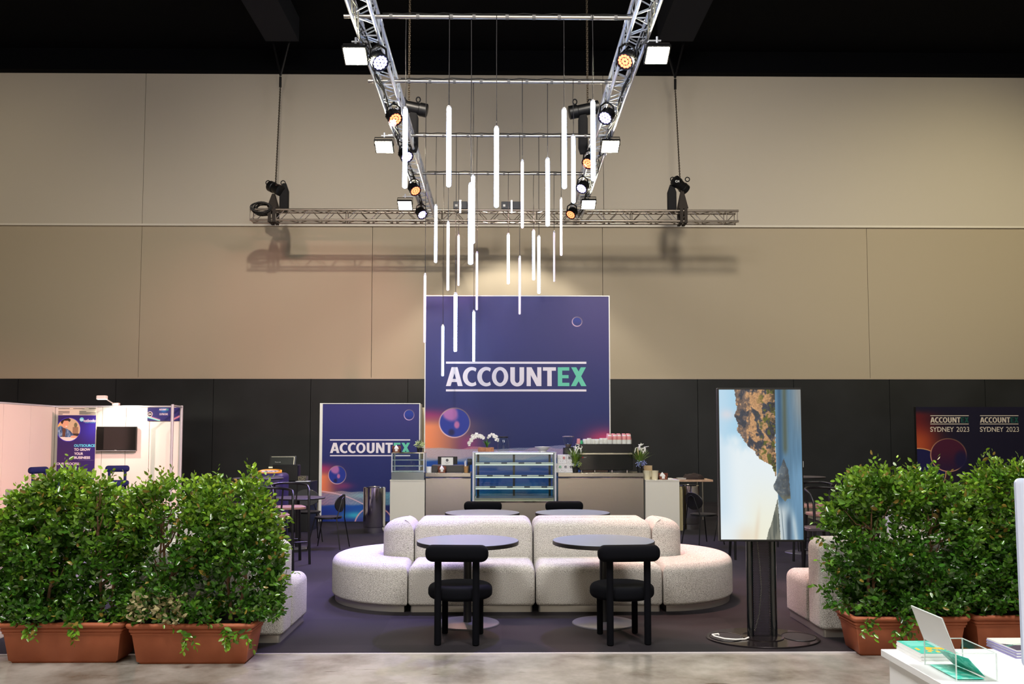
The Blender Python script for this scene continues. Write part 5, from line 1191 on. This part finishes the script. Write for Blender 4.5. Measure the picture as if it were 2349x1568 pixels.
# flower pots either side of the machine
def flowerpot(px, Y, label, under, um):
    t = thing('potted_plant', label, 'potted plant', (X(px, Y), Y, ZS + .001)); MB().lathe([(.045, 0), (.062, .115), (.057, .115), (.05, .1)], n=20, cap=(True, True)).build('pot', M_POTB, t)
    tuft(MB(), (0, 0, .1), 110, .38, .28, .0075, .3).build('grass', mat('grass_blade', (116, 146, 52), .5), t, False); leafball(MB(), (0.02, -.02, .15), .09, 150, .03, .7).build(under, um, t, False)
    mb = MB(); R2 = random.Random(int(px))
    for q in range(9):
        a_ = R2.uniform(0, 2 * pi); r_ = R2.uniform(.03, .12); b_ = Vector((cos(a_) * r_, sin(a_) * r_ - .02, .36 + R2.uniform(-.04, .06))); mb.tube([b_, b_ + Vector((.01, 0, .04)), b_ + Vector((R2.uniform(-.03, .05), 0, .085)), b_ + Vector((R2.uniform(-.04, .08), -.01, .1))], [.006, .009, .008, .004], 6)
    mb.build('plumes', M_FLW, t)
    return t
flowerpot(1320, YF + .12, 'grassy plant with white plumes in a pot left of the coffee machine', 'green_filler', M_PALE)
t = flowerpot(1468, YF + .12, 'grassy plant with white plumes and blue flowers right of the coffee machine', 'blue_flowers', M_FLB)
tuft(MB(), (-.03, 0, .3), 12, .14, .03, .012, .1).build('cream_plumes', M_CREAMP, t, False)
# coffee machine
ym = YF + .2; xa, xb = X(1328, ym), X(1452, ym); ww = xb - xa; z_a = Z(1078, ym) - ZS; z_b = Z(1018, ym) - ZS; zr_ = Z(1041, ym) - ZS
t = thing('coffee_machine', 'large black coffee machine with a chrome rail on the steel counter', 'coffee machine', (xa, ym, ZS + .001))
MB().bb(0, ww, 0, .45, z_a, zr_ - .01, .012).build('body', mat('machine_green_black', (8, 16, 18), .18, spec=.6), t); MB().bb(.0, ww, .02, .47, zr_ + .02, z_b, .01).build('upper_housing', mat('machine_black', (12, 12, 16), .35), t)
MB().bb(.01, ww - .01, -.02, .4, zr_ - .012, zr_ + .022, .01).build('chrome_rail', M_STEEL, t)
for q in (.05, .3, .62, .9): MB().lathe([(.018, 0), (.018, z_a + .01)], (ww * q, .05, 0), 12).build('foot', M_CHROME, t)
MB().bb(.08, ww * .55, .1, .4, .004, z_a - .004).build('drip_tray', mat('tray_pinkish', (190, 160, 154), .4), t, False); MB().bb(ww * .57, ww * .8, .04, .4, .004, z_a - .006).build('drip_tray', mat('tray_dark', (44, 46, 58), .3), t, False)
MB().lathe([(.012, 0), (.012, .002)], n=16).xf(Matrix.Translation((.07, -.0005, zr_ - .06)) @ Matrix.Rotation(radians(90), 4, 'X')).build('emblem', M_REDP, t, False)
text('lettering', 'ECM', .086, zr_ - .067, .045, .014, M_PAPER, t, -.001)
ztop = ZS + z_b + .001
# cups on the machine
xg0, xg1 = X(1394, ym), X(1450, ym)
t = thing('cup_guard', 'clear acrylic guard around the cups on the coffee machine', 'guard', (X(1336, ym), ym + .02, ztop)); L_ = X(1451, ym) - X(1336, ym)
MB().bb(0, L_, 0, .004, 0, .1).bb(0, .004, .004, .3, 0, .1).bb(L_ - .004, L_, .004, .3, 0, .1).build('sheet', M_ACRYL, t, False)
def cup_mesh(m_, nm, prof):
    o = MB().lathe(prof, n=18, cap=(True, False)).build(nm, m_); return o
M_PINKC = mat('cup_pink', (226, 150, 150), .6); M_WCUP = mat('cup_white', (238, 232, 230), .5)
cp = cup_mesh(M_WCUP, 'paper_cup', [(.043, 0), (.044, .004), (.033, .1), (.0005, .1)]); ck_ = cup_mesh(M_PINKC, 'paper_cup', [(.043, 0), (.044, .004), (.03, .105), (.0005, .105)])
used = set()
for k, px in enumerate((1401, 1412.5, 1422.5, 1434, 1445)):
    for r in range(7):
        src = cp if r < 6 else ck_; o = src if id(src) not in used else src.copy()
        if id(src) in used: COL.objects.link(o)
        used.add(id(src)); o.location = (X(px, ym), ym + .08, ztop + r * .0125)
        nm = ('leftmost', 'second', 'middle', 'fourth', 'rightmost')[k]
        tag(o, f'upturned pink cup crowning the {nm} front stack on the coffee machine' if r == 6 else f'white paper cup, {ORD[r]} up in the {nm} front stack on the coffee machine', 'cup', 'cups on the coffee machine')
for k, px in enumerate((1396, 1407, 1419, 1431, 1441)):
    for r in range(2):
        o = ck_.copy(); COL.objects.link(o); o.location = (X(px, ym + .2), ym + .2, ztop + .07 + r * .0125 - (.07 if r == 0 else 0))
        if r == 0: o.scale = (1, 1, .8)
        tag(o, f'pink cup in the rear row on the coffee machine, {("leftmost", "second", "middle", "fourth", "rightmost")[k]} stack, {("lower", "upper")[r]} one', 'cup', 'pink cups in the rear row')
lid = cup_mesh(M_WCUP, 'espresso_cup', [(.041, 0), (.0425, .003), (.042, .02), (.037, .046), (.0005, .046)])
R3 = random.Random(2); first = True
for k, (px, n_) in enumerate(((1344, 4), (1353, 5), (1362, 4), (1371.5, 4), (1382, 5), (1391, 5))):
    for r in range(n_):
        o = lid if first else lid.copy()
        if not first: COL.objects.link(o)
        first = False; o.location = (X(px, ym) + R3.uniform(-.002, .002), ym + .09, ztop + r * .0145)
        tag(o, f'upturned white espresso cup, {ORD[r]} up in the {("first", "second", "third", "fourth", "fifth", "sixth")[k]} low stack from the left', 'cup', 'espresso cups on the coffee machine')
o = ck_.copy(); COL.objects.link(o); o.location = (X(1330, ym), ym + .2, ztop); o.scale = (.9, .9, .9); tag(o, 'brown-pink cup alone at the left end of the coffee machine', 'cup')
o = ck_.copy(); o.data = ck_.data.copy(); o.data.materials[0] = M_GREENP; COL.objects.link(o); o.location = (X(1334.5, ym + .06), ym + .07, ztop); o.scale = (.6, .6, .62); tag(o, 'small green cup at the left end of the coffee machine', 'cup')
# tubs and bags on the right cabinet
for k, (px, nm) in enumerate(((1484, 'left'), (1502, 'right'))):
    lathe_thing('tub', f'cream white paper tub on the right white cabinet, {nm} one', 'tub', px, YF + .07, zc_, [(.052, 0), (.066, .152), (.068, .155), (.062, .155), (.05, .01)], mat('tub_cream', (232, 222, 190), .6), 'tub', group='paper tubs')
for k in range(6):
    t = thing('paper_bag', 'kraft paper bag, ' + ORD[k] + ' from the bottom of the pile behind the white tubs' if k < 5 else 'topmost kraft paper bag of the pile behind the white tubs', 'paper bag', (X(1487, YF + .3) + .004 * (k % 2), YF + .32, zc_ + .14 + k * .016), 0, 'pile of kraft bags')
    MB().bb(-.075, .075, 0, .1, 0, .0145, .004).build('bag', mat('kraft_pale', (208, 180, 140), .8), t)
t = thing('bag_tray', 'cream carton holding up the kraft bags on the right cabinet', 'box', (X(1487, YF + .3), YF + .37, zc_ + .001)); MB().bb(-.08, .08, -.055, .06, 0, .137).build('carton', mat('tub_cream'), t, False)
# chrome bins
def bin_(px, Y, label):
    t = thing('waste_bin', label, 'bin', (P(px, 1200, Y).x, Y, .009)); R_ = .19
    MB().lathe([(R_ - .012, 0), (R_ - .012, .09), (R_ - .001, .1), (R_, .105), (R_, .765), (R_ - .01, .775)], n=40, cap=(True, False)).build('body', M_CHROME, t); MB().lathe([(R_ - .01, .775), (.1, .782), (.095, .74), (.095, .5), (.001, .5)], n=40, cap=(False, False)).build('lid', M_CHROME, t)
    for k in range(16): pass
    return t
bin_(858.5, 15.1, 'tall chrome waste bin in front of the smaller printed wall'); bin_(1580, 15.6, 'tall chrome waste bin beside the right white cabinet, half hidden')
t = thing('bin_liner', 'beige bag hanging beside the half hidden chrome bin', 'bag', (P(1563, 1200, 15.3).x, 15.33, .009)); MB().loft(rrect(.07, .05, .02), [(.0, 0), (0, .7), (.01, .76)]).build('liner', mat('liner_beige', (180, 168, 128), .7, bump=(8, .5, .02)), t)
# table at the back right with a bag
Yt = 17.2; xa, xb = P(1545, 1100, Yt).x, P(1636, 1100, Yt).x; zt_ = P(1600, 1101, Yt).z
t = thing('side_table', 'pale topped table behind the right cabinet with a dark coat on it', 'table', (xa, Yt, .009)); MB().bb(0, xb - xa, 0, .6, zt_ - .04, zt_, .006).build('tabletop', M_WOOD, t)
for x_ in (.06, xb - xa - .2):
    for y_ in (.06, .54): MB().tube([(x_, y_, 0), (x_, y_, zt_ - .04)], .016, 8).build('leg', M_STEEL, t)
t = thing('folded_coat', 'dark brown coat heaped on the pale side table', 'coat', (P(1596, 1095, Yt).x, Yt + .2, zt_ + .01)); mb = MB()
bm = bmesh.new(); bmesh.ops.create_icosphere(bm, subdivisions=4, radius=1)
for v in bm.verts:
    n_ = fbm(np.array([v.co.x * 2.2 + 3]), np.array([v.co.y * 2.2 + v.co.z]), 4, 3)[0]; v.co = Vector((v.co.x * .22 * (.8 + .4 * n_), v.co.y * .16, max(v.co.z, 0) * .12 * (.45 + 1.1 * n_)))
mb.add([v.co[:] for v in bm.verts], [[v.index for v in f.verts] for f in bm.faces]); bm.free(); mb.build('cloth', mat('coat_brown', (44, 32, 30), .9, bump=(20, .6, .02)), t, ang=80)
t = thing('paper_stack', 'small stack of papers on the pale side table', 'papers', (P(1558, 1097, Yt).x, Yt + .1, zt_ + .01)); MB().bb(0, .24, 0, .18, 0, .03).build('sheets', mat('paper_grey', (168, 166, 164), .7), t, False)

# ================================================================ DARK CAFE FURNITURE EITHER SIDE
def cafe_chair(label, loc, rz, group='black cafe chairs'):
    t = thing('cafe_chair', label, 'chair', loc, rz, group)          # faces local +Y
    MB().loft(lambda i: [((.2 - i) * cos(2 * pi * j / 32), (.2 - i) * sin(2 * pi * j / 32)) for j in range(32)], [(.004, .445), (0, .45), (0, .46), (.02, .464), (.1, .455)]).build('seat', M_BLACKP, t)
    mb = MB().loft(lambda i: [((.2 - i) * cos(2 * pi * j / 32), (.135 - i) * sin(2 * pi * j / 32)) for j in range(32)], [(.004, -.006), (0, 0), (.004, .006)])
    mb.xf(Matrix.Translation((0, -.21, .66)) @ Matrix.Rotation(radians(-82), 4, 'X')); mb.v = [(x, y + .9 * x * x, z) for x, y, z in mb.v]; mb.build('backrest', M_BLACKP, t)
    mb = MB()
    for s_ in (-1, 1):
        MB().tube([(s_ * .2, -.26, 0), (s_ * .16, -.19, .44), (s_ * .08, -.225, .66)] , .009, 8).build('leg', M_BLACKM, t)
        MB().tube([(s_ * .2, .24, 0), (s_ * .15, .15, .435), (s_ * .13, .1, .445)], .009, 8).build('leg', M_BLACKM, t)
    MB().tube([(-.08, -.225, .66), (-.06, -.23, .72), (0, -.232, .745), (.06, -.23, .72), (.08, -.225, .66)], .008, 8).build('back_loop', M_BLACKM, t)
    MB().tube([(.19 * cos(a_ * pi / 12), .19 * sin(a_ * pi / 12), .44) for a_ in range(24)], .008, 6, closed=True).build('seat_ring', M_BLACKM, t)
    return t
c1 = cafe_chair('black cafe chair in profile facing left, in front of the smaller printed wall', (P(753, 1190, 13.0).x, 13.0, .009), radians(80))
def cc(label, px, Y, rz): return dup(c1, (P(px, 1190, Y).x, Y, .009), radians(rz), label)
cc('black cafe chair behind the low round table on the left', 706, 13.9, 200)
cc('black cafe chair near the chrome bin on the right, half hidden by the screen', 1613, 13.4, -62)
cc('black cafe chair behind the screen column, only its legs showing', 1806, 12.7, 150)
cc('black cafe chair left of the screen column, its legs showing under the screen', 1683, 13.8, -120)
def hoop_chair(label, loc, rz, group='tall hoop-back chairs'):
    t = thing('hoop_chair', label, 'bar chair', loc, rz, group)       # faces +Y
    zs, zt_ = .735, 1.02
    MB().loft(rrect(.40, .38, .09), [(.006, zs - .035), (0, zs - .03), (0, zs - .006), (.006, zs)]).build('seat', mat('seat_wood', (150, 112, 100), .5), t)
    for s_ in (-1, 1):
        MB().tube([(s_ * .235, .2, 0), (s_ * .225, .17, .5), (s_ * .225, .16, .86), (s_ * .232, .1, .96), (s_ * .235, 0, .995)], .016, 10).build('leg', M_BLACKM, t)
        MB().tube([(s_ * .2, -.22, 0), (s_ * .17, -.17, zs - .03)], .019, 10).build('leg', M_BLACKM, t)
    pts = [(.235 * cos(a_ * pi / 14), -.235 * sin(a_ * pi / 14), .995 + .028 * sin(a_ * pi / 14)) for a_ in range(15)]
    MB().tube(pts, .015, 10).build('hoop_arm', M_BLACKM, t)
    MB().tube([(-.13, -.2, zs - .02), (-.15, -.2, 1.01)], .011, 8).build('spindle', M_BLACKM, t); MB().tube([(.13, -.2, zs - .02), (.15, -.2, 1.01)], .011, 8).build('spindle', M_BLACKM, t)
    for z_ in (.28,): MB().tube([(-.2, .18, z_), (.2, .18, z_), (.19, -.2, z_), (-.19, -.2, z_)], .01, 8, closed=True).build('foot_ring', M_BLACKM, t)
    return t
h1 = hoop_chair('tall black hoop-back chair between the left hedge and the black cafe chair', (P(662, 1200, 11.45).x, 11.45, .009), radians(205))
def hc(label, px, Y, rz): return dup(h1, (P(px, 1200, Y).x, Y, .009), radians(rz), label)
hc('tall black hoop-back chair against the right side of the left hedge', 622, 10.3, 200)
hc('tall black hoop-back chair between the screen and the right hedge, farther one', 1868, 11.6, 150)
hc('tall black hoop-back chair between the screen and the right hedge, nearer one', 1896, 10.4, 185)
hc('tall black hoop-back chair behind the screen, thick legs showing left of the column', 1716, 11.9, 180)
M_DTOP = mat('dark_table_top', (66, 60, 66), .35)
def dark_table(label, px, Y, R_, zt_, base=.24):
    t = round_table('dark_round_table', label, R_, zt_, M_DTOP, base, .02, 'dark round tables', .03); t.location = (P(px, 1140, Y).x, Y, .009); return t
dark_table('dark round table at sitting height by the black cafe chairs on the left', 683, 13.0, .4, .74, .2)
dark_table('dark high round table above the left hedge, in front of the purple case', 592, 12.1, .34, 1.07)
dark_table('dark high round table between the screen and right hedge', 1838, 12.4, .34, 1.07)
def small_table(label, x0, x1, Y, zt_):
    xa, xb = P(x0, 1200, Y).x, P(x1, 1200, Y).x; w_ = xb - xa
    t = thing('small_square_table', label, 'table', ((xa + xb) / 2, Y, .009), 0, 'small dark side tables'); MB().loft(rrect(w_, w_, .05), [(.004, zt_ - .035), (0, zt_ - .03), (0, zt_ - .004), (.004, zt_)]).build('tabletop', M_DTOP, t)
    for sx in (-1, 1):
        for sy in (-1, 1): MB().tube([(sx * (w_ / 2 - .03), sy * (w_ / 2 - .03), 0), (sx * (w_ / 2 - .03), sy * (w_ / 2 - .03), zt_ - .035)], .018, 8).build('leg', M_BLACKM, t)
small_table('small dark square table poking out right of the left hedge', 585, 650, 9.9, .60)
small_table('small dark square table between the screen and the right sofa', 1843, 1905, 9.5, .66)
# blue bar stools in the booth
bs = block_chair('bar_stool', 'navy velvet bar stool in the booth, right one in front of the television', 'bar stool', M_VELVETB, .74, .46, True, 'velvet bar stools in the booth', 1.04)
p = P(254, 1100, 17.7); bs.location = (p.x, 17.9, .009); bs.rotation_euler.z = radians(195)
p = P(112, 1100, 17.3); dup(bs, (p.x, 17.3, .009), radians(-105), 'navy velvet bar stool in the booth, left one against the pink lit wall')
# service counter with till at the rear left
Yp = 15.2; xa, xb = P(600, 1150, Yp).x, P(711, 1150, Yp).x; zp_ = P(690, 1106, Yp).z
t = thing('service_counter', 'black counter with a till behind the hoop chairs on the left', 'counter', (xa, Yp, .009)); MB().bb(0, xb - xa, 0, .6, 0, zp_, .006).build('body', mat('counter_black', (22, 22, 24), .5), t)
t = thing('till_terminal', 'lit till screen on a black stand on the rear left counter', 'till', (P(640, 1072, Yp).x, Yp + .2, zp_ + .01)); a0 = P(610, 1073, Yp + .2); a1 = P(671, 1045, Yp + .2); ww = a1.x - a0.x; hh = (a1.z - a0.z) / cos(radians(18)); b_ = a0.z - zp_ - .01
Mt = Matrix.Translation((0, 0, b_)) @ Matrix.Rotation(radians(-18), 4, 'X')
MB().bb(-ww / 2, ww / 2, -.0, .03, 0, hh, .006).xf(Mt).build('casing', mat('till_case', (34, 34, 32), .4), t)
MB().bb(-ww / 2 + .03, ww / 2 - .03, -.002, 0, .03, hh - .02).xf(Mt).build('screen', mat('till_screen', (8, 9, 8), .3, emit=(30, 32, 24), es=.8), t, False)
MB().bb(-ww / 2, ww / 2, -.012, 0, 0.0, .02).xf(Mt).build('light_bar', mat('till_bar', (230, 222, 190), .4, emit=(240, 232, 190), es=.5), t, False)
MB().bb(ww / 2 - .035, ww / 2 - .028, -.003, -.001, .03, hh - .02).bb(-ww / 2 + .03, ww / 2 - .03, -.003, -.001, hh - .022, hh - .018).xf(Mt).build('screen_glow_edge', mat('till_bar'), t, False)
MB().bb(-ww * .35, ww * .62, -.02, .2, 0, b_ + .06, .02).build('stand', M_BLACKP, t); MB().bb(ww * .62, ww * .95, -.04, .12, 0, .09, .01).build('card_reader', mat('reader_grey', (110, 104, 80), .5, speck=(60, (30, 30, 28), .4, .6)), t)
text('screen_text', 'Please wait', -ww / 2 + .12, b_ + .1, .1, .012, M_PAPER, t, -.045)
t = thing('paper_sheet', 'white sheet on the right end of the rear left counter', 'paper', (P(676, 1104, Yp).x, Yp + .05, zp_ + .01)); MB().bb(0, .22, 0, .2, 0, .006).build('sheet', M_PAPER, t, False)
Yc = 13.9; a0 = P(585, 1200, Yc); a1 = P(657, 1081, Yc)
t = thing('equipment_case', 'dark purple case with an orange rimmed tray on top, behind the high round table', 'case', ((a0.x + a1.x) / 2, Yc, .009)); ww = a1.x - a0.x; hh = a1.z
MB().loft(rrect(ww, .5, .1), rprof(0, hh - .03, .02, .06)).build('body', mat('case_purple', (40, 28, 74), .45), t)
o_ = lambda i: [((ww * .38 - i) * (abs(cos(2 * pi * j / 32)) ** .6) * (1 if cos(2 * pi * j / 32) > 0 else -1), (.17 - i) * sin(2 * pi * j / 32)) for j in range(32)]
Mt = Matrix.Translation((-.02, 0, hh - .03)) @ Matrix.Rotation(radians(8), 4, 'X')
MB().loft(o_, [(0, 0), (0, .03), (.02, .035), (.035, .01)]).xf(Mt).build('orange_rim', mat('orange', (244, 160, 40), .4), t); MB().loft(o_, [(.035, .012), (.035, .018)]).xf(Mt).build('tray', mat('tray_cards', (214, 206, 200), .5, speck=(26, (60, 50, 70), .45, .5)), t)
